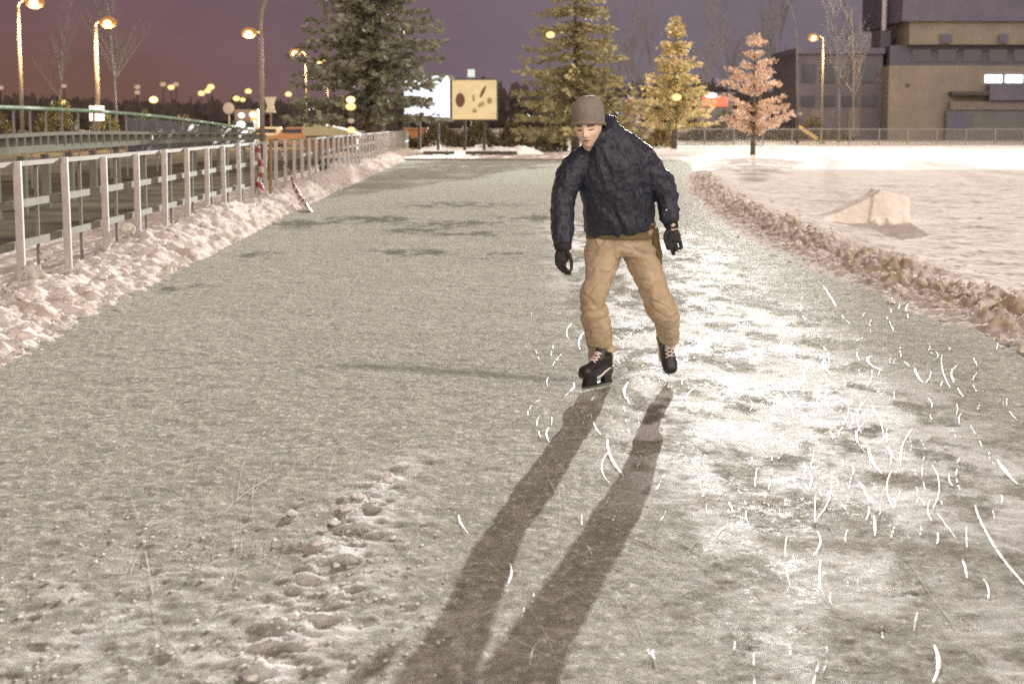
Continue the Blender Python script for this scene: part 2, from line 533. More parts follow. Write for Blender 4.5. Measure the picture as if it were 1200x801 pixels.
R7 = random.Random(71)
for i in range(215):
    if i < 150:
        px = R7.triangular(720, 1200, 1060); py = R7.uniform(345, 640)
    elif i < 180:
        px = R7.uniform(615, 760); py = R7.uniform(365, 560)
    else:
        px = R7.uniform(560, 1195); py = R7.uniform(560, 800)
    c = gnd(px, py)
    if py > 640 and px < 850 and R7.random() < 0.5: continue
    ln = R7.choice([0.14, 0.18, 0.22, 0.28, 0.36, 0.5, 0.8]) * (c.y / 8.0) * R7.uniform(0.8, 1.4)
    scratch(c.x, c.y, ln, R7.uniform(-0.05, 0.05) * ln, R7.gauss(0.02, 0.065) + math.atan2(c.x, c.y) * 0.8, R7.uniform(0.003, 0.0075) * (0.75 + 0.25 * c.y / 8.0), R7.choice([1, 1, 2, 3]))
for (px, py, ln, bd, an, w, d) in ((1165, 640, 1.3, 0.05, 0.25, 0.012, 1), (1178, 552, 0.55, 0.02, 0.25, 0.02, 1), (1020, 590, 1.1, -0.06, 0.25, 0.014, 2), (1018, 425, 0.7, 0.12, 0.2, 0.018, 1),
                                   (715, 535, 0.9, 0.05, -0.05, 0.016, 1), (731, 460, 0.7, 0.06, 0.12, 0.016, 1), (640, 510, 0.45, 0.03, 0.02, 0.010, 1), (1040, 520, 0.8, 0.03, 0.35, 0.012, 2),
                                   (1100, 780, 0.35, -0.03, 0.5, 0.012, 1), (1022, 540, 0.6, 0.03, 0.22, 0.02, 1), (1075, 440, 0.6, 0.02, 0.3, 0.02, 1), (965, 430, 0.7, 0.08, 0.2, 0.016, 1), (540, 615, 0.3, 0.02, -0.3, 0.008, 1)):
    c = gnd(px, py); scratch(c.x, c.y, ln, bd * 0.45, an * 0.5, w * 0.8, d)
sk = mb.build('skate_marks', M_frost_glint, smooth=True)
tag(sk, 'white curved skate scratches scattered over the ice right of the skater', kind='stuff')

mb = MB()
R8 = random.Random(19)
for i in range(150):
    px = R8.uniform(60, 1190); py = R8.uniform(300, 790)
    c = gnd(px, py)
    scratch(c.x, c.y, R8.uniform(0.8, 3.0), R8.uniform(-0.12, 0.12), R8.gauss(0.0, 0.55), R8.uniform(0.003, 0.006), 1)
M_faint = mat('scored_ice', (0.62, 0.61, 0.57), 0.8, spec=0.0)
nt, N, L, b = nodes_of(M_faint)
tc_ = N.new('ShaderNodeTexCoord'); nz_ = N.new('ShaderNodeTexNoise'); nz_.inputs['Scale'].default_value = 5; nz_.inputs['Detail'].default_value = 6
L.new(tc_.outputs['Object'], nz_.inputs['Vector'])
mr_ = N.new('ShaderNodeMapRange'); mr_.inputs[1].default_value = 0.40; mr_.inputs[2].default_value = 0.65; mr_.inputs[3].default_value = 0.05; mr_.inputs[4].default_value = 0.65
L.new(nz_.outputs['Fac'], mr_.inputs[0]); L.new(mr_.outputs[0], b.inputs['Alpha'])
tag(mb.build('faint_skate_lines', M_faint, smooth=True), 'faint long skate lines scored across the whole ice track', kind='stuff')

# crumbs of snow on the ice
def lump(mb, c, r, seed, flat=0.6, n=9):
    rr = random.Random(seed)
    off = Vector((rr.uniform(0, 50), rr.uniform(0, 50), rr.uniform(0, 50)))
    st = len(mb.v)
    mb.ball((0, 0, 0), r, n, sc=(1, 1, flat))
    for i in range(st, len(mb.v)):
        p = Vector(mb.v[i])
        k = 1 + 0.75 * mnoise.noise(p / r * 1.2 + off) + 0.40 * mnoise.noise(p / r * 2.9 + off)
        q = p * k + Vector(c)
        mb.v[i] = (q.x, q.y, q.z)


mb = MB()
RC = random.Random(5)
for i in range(80):
    t = RC.random() ** 0.8
    px = 452 + (300 - 452) * t + RC.gauss(0, 8 + 34 * t); py = 562 + (830 - 562) * t + RC.gauss(0, 10)
    c = gnd(px, py)
    r = RC.choice([0.004, 0.005, 0.006, 0.008, 0.012, 0.018]) * RC.uniform(0.7, 1.2)
    z = float(ice_h(np.array([c.x]), np.array([c.y]))[0])
    lump(mb, (c.x, c.y, z - r * 0.1), r, i, n=8 if r < 0.012 else 10)
for i in range(260):
    px = RC.uniform(0, 520); py = RC.uniform(600, 800)
    c = gnd(px, py); r = RC.uniform(0.004, 0.010)
    z = float(ice_h(np.array([c.x]), np.array([c.y]))[0])
    lump(mb, (c.x, c.y, z + r * 0.1), r, 900 + i, n=7)
for (px, py, r) in ((455, 563, 0.034), (342, 604, 0.022), (420, 585, 0.03), (405, 600, 0.03), (375, 640, 0.03), (390, 615, 0.026)):
    c = gnd(px, py); lump(mb, (c.x, c.y, 0.01), r, int(px), n=12)
cr = mb.build('snow_crumbs', M_clump, smooth=True)
tag(cr, 'crumbs of broken snow strewn on the ice left of the shadows', kind='stuff')

# ------------------------------------------------------------------ snow banks and fields
def fence_x(y): return -0.02 * y - 4.05


def bank_h(x, y):
    e = left_edge(y); f = fence_x(y)
    u = (e - x) / (e - f + 1e-6)                       # 0 at the ice, 1 at the fence
    prof = sstep(-0.02, 0.8, u) * (0.17 + 0.13 * sstep(14, 26, y)) * (0.75 + 0.5 * vn(y * 0.35, x * 0, 5))
    prof = prof * (1 - 0.85 * sstep(1.0, 1.3, u)) - 0.16 * sstep(2.6, 3.0, u)
    lum = np.abs(fbm(x * 3.2, y * 2.4, 101, 4) - 0.5) * 0.13 + 0.045 * (vn(x * 11, y * 9, 107) - 0.5) + 0.11 * (fbm(x * 7, y * 5, 131, 4, 0.6) - 0.5) + 0.03 * (vn(x * 24, y * 18, 109) - 0.5)
    return prof + lum * sstep(0.0, 0.25, u) * (1 - 0.5 * sstep(1.1, 1.5, u)) - 0.03


rows = np.geomspace(5, 92, 620); us = np.linspace(0, 1, 170)
Yb = np.repeat(rows[:, None], len(us), 1)
lo = fence_x(rows) - 2.6; hi = left_edge(rows) + 0.12
Xb = lo[:, None] + (hi - lo)[:, None] * us[None, :]
Hb = bank_h(Xb, Yb)
db = np.clip(sstep(0.60, 0.75, fbm(Xb * 4, Yb * 3, 141, 4)) * 0.5 + 0.5 * sstep(0.05, -0.02, left_edge(Yb) - Xb), 0, 0.8)
o = grid_obj('snow_bank', np.stack([Xb, Yb, Hb], -1), M_bank, {'dirt': db})
tag(o, 'lumpy grey white snow bank between the ice track and the steel fence', kind='structure')

# loose chunks on the left bank
mb = MB()
RB = random.Random(15)
for i in range(520):
    y = math.exp(RB.uniform(math.log(9), math.log(45)))
    e, f = float(left_edge(y)), float(fence_x(y))
    x = e + (f - e) * RB.uniform(0.0, 0.95)
    z = float(bank_h(np.array([x]), np.array([y]))[0])
    r = RB.choice([0.008, 0.01, 0.014, 0.02, 0.03, 0.04]) * RB.uniform(0.7, 1.3)
    lump(mb, (x, y, z + 0.2 * r), r, 3000 + i, 0.75, 9)
for (px, py, r) in ((38, 318, 0.085), (55, 300, 0.06), (20, 345, 0.05), (150, 268, 0.07), (120, 290, 0.06), (60, 375, 0.05)):
    g = at(px, py, 14.6 if px < 100 else 19); lump(mb, g, r, int(px), 0.85, 14)
o = mb.build('snow_chunks', M_bank, smooth=True)
tag(o, 'loose snow chunks lying on the bank beside the fence', kind='stuff')


def ridge_h(x, y):
    e = right_edge(y)
    u = x - e
    fade = sstep(62, 46, y)
    core = np.exp(-((u - 0.55) / 0.38) ** 2)
    chunky = np.abs(fbm(x * 6.5, y * 4.0, 151, 3) - 0.5) * 0.42 + (fbm(x * 14, y * 9, 157, 3) - 0.5) * 0.15
    core2 = np.exp(-((u - 0.75) / 0.62) ** 2)
    h = (core2 * (0.04 + 0.09 * vn(y * 0.5, x * 0 + 3, 161)) + core * chunky * 0.75) * fade
    field = 0.06 * sstep(0.3, 1.4, u) + (fbm(x * 1.1, y * 0.7, 171, 5, 0.55) - 0.5) * 0.11 * sstep(0.6, 1.6, u) * sstep(58, 40, y)
    field = field + (fbm(x * 6, y * 3.5, 181, 4, 0.6) - 0.5) * 0.045 * sstep(0.6, 1.4, u) * sstep(58, 40, y)
    return h + field - 0.025 - 0.06 * sstep(56, 60, y)


rows = np.geomspace(9.5, 60, 560); us = np.linspace(0, 1, 330) ** 1.6
Yr = np.repeat(rows[:, None], len(us), 1)
lo = right_edge(rows) - 0.1; hi = np.maximum(rows * 0.36, lo + 6)
Xr = lo[:, None] + (hi - lo)[:, None] * us[None, :]
Hr = ridge_h(Xr, Yr)
ur = Xr - right_edge(Yr)
dr = np.exp(-((ur - 0.5) / 0.42) ** 2) * sstep(0.46, 0.56, fbm(Xr * 9, Yr * 6, 191, 4)) * 1.1 * sstep(62, 40, Yr)
dr = np.clip(dr + 0.12 * sstep(0.6, 0.72, fbm(Xr * 1.6, Yr * 0.5, 195, 4)) * sstep(20, 40, Yr), 0, 0.9)
o = grid_obj('snow_field', np.stack([Xr, Yr, Hr], -1), M_snow, {'dirt': dr})
tag(o, 'trodden snow field behind the dirty ploughed ridge along the ice', kind='structure')
mb = MB()
RB = random.Random(25)
for i in range(1100):
    y = math.exp(RB.uniform(math.log(11), math.log(45)))
    x = float(right_edge(y)) + RB.gauss(0.55, 0.34)
    z = float(ridge_h(np.array([x]), np.array([y]))[0])
    r = RB.choice([0.008, 0.01, 0.012, 0.016, 0.02, 0.026, 0.042]) * RB.uniform(0.7, 1.25)
    lump(mb, (x, y, z + 0.05 * r), r, 5000 + i, RB.uniform(0.5, 0.9), 6)
o = mb.build('ridge_chunks', [mat('dirty_snow_chunks', (0.72, 0.675, 0.62), 0.8, (0.58, 0.52, 0.44), 1.2, bump=0.7, bscale=40, spec=0.0)], smooth=False)
tag(o, 'dirty chunks of ploughed snow heaped along the ridge', kind='stuff')

# far white rink, base snow, road
def sheet(name, pts, z, m, label):
    me = bpy.data.meshes.new(name)
    me.from_pydata([(x, y, z) for x, y in pts], [], [tuple(range(len(pts)))])
    me.update()
    return tag(link(name, me, m), label, kind='structure')


M_base = mat('old_snow', (0.46, 0.42, 0.37), 0.8, (0.30, 0.265, 0.22), 0.12, bump=0.4, bscale=3, spec=0.0)
sheet('ground', [(-3000, -60), (3000, -60), (3000, 4000), (-3000, 4000)], -0.14, M_base, 'snow covered ground reaching to the horizon')
sheet('rink_snow', [(5.3, 54), (70, 54), (80, 128), (-6, 128), (-6, 76), (4.5, 76), (4.5, 60)], -0.024, M_white_snow, 'smooth white snow of the open rink before the far fence')
sheet('street', [(-30, 3), (-6.4, 3), (-9.5, 180), (-60, 300), (-90, 300)], -0.11, M_asph, 'dark wet street beyond the steel fence')

# verge with kerb where the ice ends
mb = MB()
def verge_outline(z):
    return None
vx = [(-8.5, 76.0), (-5.4, 75.4), (-4.6, 74.2), (2.6, 73.4), (2.8, 90), (-9, 90)]
mb.prism(vx, -0.13, 0.09, axis='z')
o = mb.build('street_verge', mat('verge_snow', (0.46, 0.40, 0.35), 0.8, (0.60, 0.53, 0.46), 1.2, bump=0.3), None)
tag(o, 'low snowy verge with a kerb across the end of the ice', kind='structure')
mb = MB()
kp = [(-8.5, 75.9), (-5.4, 75.3), (-4.6, 74.1), (2.65, 73.3)]
for a, c in zip(kp[:-1], kp[1:]):
    mb.bar((a[0], a[1], -0.05), (c[0], c[1], -0.05), 0.12, 0.22)
tag(mb.build('kerb', mat('wet_kerb_stone', (0.10, 0.095, 0.085), 0.7, (0.16, 0.15, 0.13), 2)), 'dark kerb edging the verge at the end of the ice', kind='structure')
for i, (xa, xb, nm) in enumerate(((496, 533, 'short dark timber beam lying under the white billboard on the verge'), (545, 606, 'long dark timber beam lying under the beige billboard on the verge'))):
    a = at(xa, 178, 82); c = at(xb, 178, 82)
    a.z = c.z = 0.19
    mb = MB(); mb.bar(a, c, 0.2, 0.16)
    for k in range(3 if i else 2):
        p = a.lerp(c, (k + 0.5) / (3 if i else 2)); mb.box((p.x, p.y, 0.095), (0.18, 0.22, 0.03))
    tag(mb.build('timber_beam', M_dark), nm, 'timber beam', 'timber beams on the verge')
# snow heap on the verge
mb = MB()
for i in range(26):
    t = i / 25
    p = at(565 + 66 * t, 173, 84); lump(mb, (p.x, p.y + random.uniform(-0.4, 0.4), 0.08), 0.22 + 0.26 * math.sin(math.pi * t), 80 + i, 0.75, 12)
tag(link('snow_heap', remesh(mb, 0.06, 3, name='snow_heap'), M_white_snow), 'long white snow heap on the verge left of the skater', 'snow heap')

# snow block ramp on the right field
mb = MB()
bl = at(1012, 258, 26.5); br = at(1062, 258, 26.5)
x0, x1 = bl.x, br.x; y0 = 26.2
z0 = -0.05
pts = [(x0 + 0.02, z0), (x1, z0), (x1 - 0.02, 0.43), (x0 + 0.20, 0.54), (x0 + 0.08, 0.44)]
mb.prism([(a, c) for a, c in pts], y0, y0 + 0.75)
rs = [(x0 - 1.0, z0), (x0 + 0.15, z0), (x0 + 0.15, 0.46), (x0 - 0.05, 0.38), (x0 - 0.5, 0.17), (x0 - 0.9, 0.05)]
mb.prism(rs, y0 + 0.05, y0 + 0.7)
for i in range(16):
    lump(mb, (random.uniform(x0 - 0.8, x1 + 0.2), y0 + random.uniform(-0.15, 0.3), 0.02), random.uniform(0.05, 0.12), 700 + i, 0.7)
me = remesh(mb, 0.02, 1, lambda c, n: 0.018 * mnoise.noise(c * 4) + 0.010 * mnoise.noise(c * 16), 'snow_block')
tag(link('snow_block', me, mat('packed_snow', (0.82, 0.78, 0.73), 0.75, (0.70, 0.65, 0.60), 3, bump=0.3, spec=0.0)), 'upright block of packed snow with a sloping side on the trodden field', 'snow block')

# ------------------------------------------------------------------ steel fence along the track
ZT = 1.20
fe = empty('steel_fence', (fence_x(15.0), 15.0, 0), 'long pale steel fence with flat posts beside the snow bank', 'fence')
fo = Vector(fe.location)
ys = 15.0 + 1.735 * np.arange(-4, 41)
fdir = Vector((-0.02, 1, 0)).normalized()
ang = math.atan2(0.02, 1)
def fpt(y, dx=0.0, z=0.0): return Vector((fence_x(y) + dx, y, z)) - fo
post = None
for i, y in enumerate(ys):
    h = ZT + 0.02 * math.sin(i * 1.7)
    if post is None:
        mb = MB()
        mb.box((0, 0, 0.42), (0.068, 0.065, 1.64), bev=0.008)
        post = mb.build('post', M_metal_post, fe)
        q = post
    else:
        q = post.copy(); COL.objects.link(q); q.parent = fe
    q.location = fpt(y, 0.03, h - 1.24)
    q.rotation_euler = (random.uniform(-0.008, 0.008), random.uniform(-0.012, 0.012), ang)
bal = None
for i, y in enumerate(ys[:-1]):
    if bal is None:
        mb = MB(); mb.box((0, 0, 0.52), (0.03, 0.03, 1.30)); bal = mb.build('baluster', M_metal_rail, fe); q = bal
    else:
        q = bal.copy(); COL.objects.link(q); q.parent = fe
    q.location = fpt(y + 0.87, -0.04, 0.0)
mat('rail_top', (0.27, 0.245, 0.22), 0.8, (0.22, 0.20, 0.175), 4, spec=0.03)
for z, w, h, nm in ((1.185, 0.07, 0.05, 'top_rail'), (0.83, 0.035, 0.085, 'middle_rail'), (0.47, 0.035, 0.085, 'middle_rail')):
    mb = MB(); mb.bar(fpt(ys[0] - 0.5, -0.035, z), fpt(ys[-1] + 0.5, -0.035, z), w, h * 0.8)
    mb.build(nm, MATS['rail_top'] if nm == 'top_rail' else M_metal_rail, fe)
# continuing lattice at the far end
mb = MB()
y = ys[-1] + 0.9
while y < 100:
    mb.box(fpt(y, 0, 0.6), (0.05, 0.05, 1.2)); y += 0.9
for z in (1.18, 0.6, 0.15): mb.bar(fpt(ys[-1], 0, z), fpt(100, 0, z), 0.05, 0.05)
mb.build('lattice_panel', mat('dull_fence_wire', (0.30, 0.31, 0.27), 0.7, (0.20, 0.21, 0.18), 2), fe)

# red and white barrier tape caught on the fence
M_tape = bpy.data.materials.new('striped_tape')
nt, N, L, b = nodes_of(M_tape)
tc = N.new('ShaderNodeTexCoord'); wv = N.new('ShaderNodeTexWave'); wv.bands_direction = 'DIAGONAL'; wv.inputs['Scale'].default_value = 2.2
L.new(tc.outputs['Object'], wv.inputs['Vector'])
cr_ = N.new('ShaderNodeValToRGB'); cr_.color_ramp.interpolation = 'CONSTANT'
cr_.color_ramp.elements[0].color = (0.30, 0.07, 0.06, 1); cr_.color_ramp.elements[1].position = 0.5; cr_.color_ramp.elements[1].color = (0.52, 0.46, 0.43, 1)
L.new(wv.outputs['Color'], cr_.inputs['Fac']); L.new(cr_.outputs[0], b.inputs['Base Color']); b.inputs['Roughness'].default_value = 0.5


def ribbon(name, pts, w, m, parent=None):
    mb = MB(); vs = []; n = len(pts)
    P = [Vector(p) for p in pts]
    for i in range(n):
        d = (P[min(i + 1, n - 1)] - P[max(i - 1, 0)]).normalized()
        tw = Matrix.Rotation(0.5 * math.sin(i * 1.1), 3, d)
        s = d.cross(Vector((0.3, 1, 0.2))).normalized()
        s = tw @ s
        k = s.cross(d).normalized() * 0.004
        vs += [P[i] - s * w / 2 - k, P[i] + s * w / 2 - k, P[i] + s * w / 2 + k, P[i] - s * w / 2 + k]
    fs = []
    for i in range(n - 1):
        for j in range(4):
            a = i * 4 + j; c = i * 4 + (j + 1) % 4
            fs.append((a, c, c + 4, a + 4))
    mb.add(vs, fs)
    return mb.build(name, m, parent, True)


t1 = [at(293, 172, 31.5), at(295, 185, 31.4), at(298, 200, 31.3), at(294, 214, 31.2), at(299, 226, 31.1)]
t1 = [p + Vector((0.16, -0.2, 0)) for p in t1]
tag(ribbon('barrier_tape', t1, 0.13, M_tape), 'red and white striped tape hanging straight down the fence', 'tape', 'barrier tapes')
t2 = []
for i, (px, py, dx) in enumerate(((318, 178, 0), (323, 192, 0), (328, 203, 0), (333, 218, 0), (340, 232, 0), (346, 244, 0), (350, 252, 0), (352, 260, 0))):
    Y = 34 - i * 0.55
    p = at(px, py, Y)
    z = float(bank_h(np.array([p.x]), np.array([p.y]))[0]) + 0.06
    if p.z < z: p = Vector((p.x, p.y, z))
    t2.append(p + Vector((0.2, -0.1, 0)))
tag(ribbon('barrier_tape', t2, 0.10, M_tape), 'red and white striped tape trailing from the fence down the snow bank', 'tape', 'barrier tapes')
# brownish stake and dark green bag by the fence
sx, sy = float(fence_x(31.8)) + 0.2, 31.8
mb = MB(); mb.tube([(0, 0, -0.2), (0.01, 0, 0.5), (0.02, 0.01, 1.05)], [0.035, 0.032, 0.028], 8)
o = mb.build('wooden_stake', mat('yellowed_wood', (0.26, 0.18, 0.08), 0.8, (0.18, 0.12, 0.06), 9)); o.location = (sx, sy, 0.22)
tag(o, 'thin yellow brown stake leaning on the fence beside the hanging tape', 'stake')
bY = 47.0
bc = at(381, 200, bY)
mb = MB()
mb.tube([bc + Vector((0.06, -0.1, -0.30)), bc + Vector((0.03, -0.1, -0.12)), bc + Vector((0, -0.1, 0.08)), bc + Vector((-0.04, -0.1, 0.24)), bc + Vector((-0.05, -0.1, 0.30))],
        [(0.03, 0.02), (0.10, 0.06), (0.16, 0.09), (0.15, 0.07), (0.06, 0.04)], 12)
mb.tube([bc + Vector((-0.12, -0.1, 0.25)), bc + Vector((-0.10, -0.05, 0.42)), bc + Vector((0.0, -0.05, 0.26))], 0.015, 6)
me = remesh(mb, 0.02, 2, lambda c, n: 0.012 * mnoise.noise(c * 9), 'cloth_bag')
tag(link('cloth_bag', me, mat('green_cloth', (0.02, 0.075, 0.05), 0.7, (0.012, 0.04, 0.03), 8)), 'dark green pointed cloth bag hung on the fence', 'bag')

# ------------------------------------------------------------------ railings beyond the fence
def rail_curve(keys, n=40):
    ks = np.array(keys, float); t = np.linspace(0, 1, len(ks)); tt = np.linspace(0, 1, n)
    # smooth resample
    out = np.stack([np.interp(tt, t, ks[:, i]) for i in range(3)], 1)
    for _ in range(6): out[1:-1] = (out[:-2] + 2 * out[1:-1] + out[2:]) / 4
    return [Vector(p) for p in out]


M_green = mat('pale_green_paint', (0.34, 0.48, 0.37), 0.7, (0.26, 0.38, 0.28), 2, spec=0.1)
keys = [at(-90, 124, 38), at(0, 126, 42), at(60, 128, 46), at(120, 131, 52), at(180, 136, 60), at(230, 142, 68), at(270, 148, 76), at(300, 152, 84)]
cv = rail_curve([tuple(k) for k in keys], 46)
gr = empty('curved_railing', (cv[10].x, cv[10].y, 0), 'curved pale green handrail with thin uprights far beyond the fence', 'railing')
off = Vector(gr.location)
mb = MB(); mb.tube([p - off for p in cv], 0.055, 8); mb.build('handrail', M_green, gr, True)
up = None
for i, p in enumerate(cv[::1]):
    if i % 2: continue
    h = p.z + 0.11
    mb = MB(); mb.tube([(0, 0, -h), (0, 0, 0)], 0.03, 6)
    q = mb.build('upright', mat('rail_upright', (0.22, 0.21, 0.22), 0.6) if up is None else MATS['rail_upright'], gr); up = q
    q.location = p - off
# panel sheets below the far half
mb = MB()
for a, c in zip(cv[22:-1], cv[23:]):
    za = a.z - 0.12; zc = c.z - 0.12
    d = (c - a).normalized(); s = d.cross(Vector((0, 0, 1))).normalized() * 0.02
    vs = [a - off + s + Vector((0, 0, -0.12)), c - off + s + Vector((0, 0, -0.12)), Vector((c.x, c.y, 0.5)) - off + s, Vector((a.x, a.y, 0.5)) - off + s]
    vs += [v - 2 * s for v in vs]
    mb.add(vs, [(0, 1, 2, 3), (7, 6, 5, 4), (0, 4, 5, 1), (1, 5, 6, 2), (2, 6, 7, 3), (3, 7, 4, 0)])
mb.build('dark_panel', mat('slate_panel', (0.05, 0.05, 0.065), 0.5, (0.08, 0.08, 0.095), 0.7), gr)

# low concrete parapet with square openings
keysT = [at(-90, 164, 27), at(0, 160, 30), at(60, 156.5, 35), at(120, 155.5, 42), at(180, 156, 50), at(250, 156, 62), at(310, 158, 76)]
keysB = [at(-90, 184, 27), at(0, 177, 30), at(60, 173, 35), at(120, 169.5, 42), at(180, 166, 50), at(250, 163.5, 62), at(310, 162, 76)]
cT = rail_curve([tuple(k) for k in keysT], 40); cB = rail_curve([tuple(k) for k in keysB], 40)
M_conc = mat('pale_concrete', (0.19, 0.195, 0.165), 0.8, (0.16, 0.163, 0.14), 1.5, bump=0.2, spec=0.0)
pa = empty('bridge_parapet', (cT[8].x, cT[8].y, 0), 'pale bridge parapet with square openings between two long beams', 'parapet')
off = Vector(pa.location)
for cc, w, h, nm in ((cT, 0.14, 0.07, 'top_beam'), (cB, 0.16, 0.13, 'lower_beam')):
    mb = MB()
    for a, c in zip(cc[:-1], cc[1:]): mb.bar(a - off, c - off, w, h)
    mb.build(nm, M_conc, pa)
for i in range(0, 40):
    a, c = cT[i], cB[i]
    mb = MB(); w = 0.14
    mb.box(((a.x + c.x) / 2 - off.x, (a.y + c.y) / 2 - off.y, (a.z + c.z) / 2), (w * (1.4 if i > 12 else 1.0), 0.10, abs(a.z - c.z) - 0.08))
    mb.build('upright', M_conc, pa)
for i in range(0, 40, 3):
    c = cB[i]
    mb = MB(); mb.box((c.x - off.x, c.y - off.y, (c.z - 0.12 - 0.07) / 2 - 0.03), (0.16, 0.14, c.z + 0.0))
    mb.build('support', M_conc, pa)
# slab filled with rubble-snow behind parapet, dark drop under it is the street itself

# ------------------------------------------------------------------ trees
def crown_mesh(name, H, R, seed, z0=0.06, whorls=30, per=8, droop=0.25, spray=0.30, power=0.85, rough=0.3, tilt=0.0, sprays=9, quads=4, width=0.42, scatter=0.35):
    rr = np.random.default_rng(seed)
    V = []; Fc = []
    for w in range(whorls):
        t = (w + rr.uniform(0, 0.8)) / whorls
        z = H * (z0 + (1 - z0) * t)
        Lm = R * (1 - t) ** power + 0.10 * R * (1 - t) * 0.5 + 0.02 * R
        n = max(3, int(per * (1 - 0.45 * t)))
        a0 = rr.uniform(0, 6.28)
        for k in range(n):
            a = a0 + 6.283 * k / n + rr.uniform(-0.35, 0.35)
            Lb = Lm * (1 + rr.uniform(-rough, rough))
            d = np.array([math.cos(a), math.sin(a), 0.0]); side_ = np.array([-math.sin(a), math.cos(a), 0.0])
            m = max(3, int(sprays * (0.35 + 0.65 * Lb / R)))
            for s in range(m):
                u = (s + rr.uniform(0.2, 1.0)) / m
                c = d * (Lb * u) + np.array([0, 0, z + tilt * Lb * u - droop * Lb * u * (1 - 0.65 * u * u)])
                for q in range(quads):
                    dirv = d * rr.uniform(0.3, 1.0) + side_ * rr.uniform(-0.9, 0.9) + np.array([0, 0, rr.uniform(-0.45, 0.45) + tilt])
                    dirv /= np.linalg.norm(dirv) + 1e-9
                    nn = rr.normal(size=3); nn -= dirv * nn.dot(dirv); nn /= np.linalg.norm(nn) + 1e-9
                    ln = spray * rr.uniform(0.6, 1.3) * (1 - 0.35 * t); wd = ln * width
                    p = c + rr.normal(size=3) * spray * scatter * np.array([1, 1, 0.6])
                    b0 = len(V)
                    V += [p - nn * wd * 0.35, p + dirv * ln * 0.5 - nn * wd * 0.5, p + dirv * ln, p + dirv * ln * 0.5 + nn * wd * 0.5, ]
                    Fc.append((b0, b0 + 1, b0 + 2, b0 + 3))
    me = bpy.data.meshes.new(name)
    me.from_pydata([tuple(v) for v in V], [], Fc)
    me.update()
    return me


def conifer(name, px, pybase, Y, H, R, seed, mcrown, label, **kw):
    g = at(px, pybase, Y)
    t = empty(name, (g.x, Y, -0.1), label, 'tree')
    mb = MB(); mb.tube([(0, 0, -0.3), (0.03, 0, H * 0.3), (0.0, 0.05, H * 0.65), (0, 0, H * 0.98)], [0.02 * H + 0.03, 0.016 * H, 0.009 * H, 0.02], 8)
    rr = random.Random(seed)
    for i in range(16):
        z = H * (0.1 + 0.8 * i / 16); a = rr.uniform(0, 6.28); l = R * (1 - z / H) * 0.7
        mb.tube([(0, 0, z), (math.cos(a) * l, math.sin(a) * l, z - 0.1 * l)], [0.05, 0.015], 5)
    mb.build('trunk', M_bark, t, True)
    link('crown', crown_mesh('crown', H, R, seed, **kw), mcrown, t)
    return t


conifer('spruce_tree', 435, 178, 92, 16.5, 3.4, 3, M_sp_dark, 'huge dark spruce in front of the white billboard', whorls=29, per=11, spray=0.46, sprays=13, quads=6, width=0.5, scatter=0.26, rough=0.38, power=0.62, z0=0.14)
conifer('spruce_tree', 674, 176, 100, 12.6, 3.5, 8, M_sp_mid, 'tall olive spruce directly behind the skater\'s head', whorls=24, per=10, spray=0.44, sprays=12, quads=6, width=0.5, scatter=0.26, rough=0.3, power=0.75, z0=0.09)
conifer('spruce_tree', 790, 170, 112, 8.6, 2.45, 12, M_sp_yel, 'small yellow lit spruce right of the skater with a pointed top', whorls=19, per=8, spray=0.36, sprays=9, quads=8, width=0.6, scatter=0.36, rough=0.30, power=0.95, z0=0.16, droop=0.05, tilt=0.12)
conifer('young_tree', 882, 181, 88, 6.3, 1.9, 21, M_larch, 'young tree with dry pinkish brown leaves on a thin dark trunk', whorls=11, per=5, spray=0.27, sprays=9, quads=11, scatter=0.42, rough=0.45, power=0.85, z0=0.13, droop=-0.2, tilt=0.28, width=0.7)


def bare_tree_mesh(name, H, seed, lean=0.0, fork=3, r0=0.11):
    rr = random.Random(seed)
    mb = MB()

    def grow(p, d, L, r, depth):
        pts = [p]; n = 5
        q = p.copy(); dd = d.copy()
        for i in range(n):
            dd = (dd + Vector((rr.uniform(-0.08, 0.08), rr.uniform(-0.08, 0.08), 0.04))).normalized()
            q = q + dd * (L / n); pts.append(q.copy())
        rads = [r * (1 - 0.75 * i / n) + 0.006 for i in range(n + 1)]
        mb.tube(pts, rads, 6 if depth < 2 else 4)
        if depth >= 3: return
        k = (12 if depth == 0 else 5)
        for i in range(k):
            t = rr.uniform(0.28 if depth == 0 else 0.2, 0.98)
            j = min(int(t * n), n - 1); a = pts[j].lerp(pts[j + 1], t * n - j)
            az = rr.uniform(0, 6.28); el = rr.uniform(0.65, 1.15)
            nd = (Vector((math.cos(az) * math.cos(el), math.sin(az) * math.cos(el), math.sin(el))) * 0.9 + dd * 0.3).normalized()
            grow(a, nd, L * (0.36 if depth == 0 else 0.5) * (1.15 - 0.6 * t), rads[j] * 0.5, depth + 1)
    grow(Vector((0, 0, -0.3)), Vector((lean, 0, 1)).normalized(), H, r0, 0)
    return mb.mesh(name)


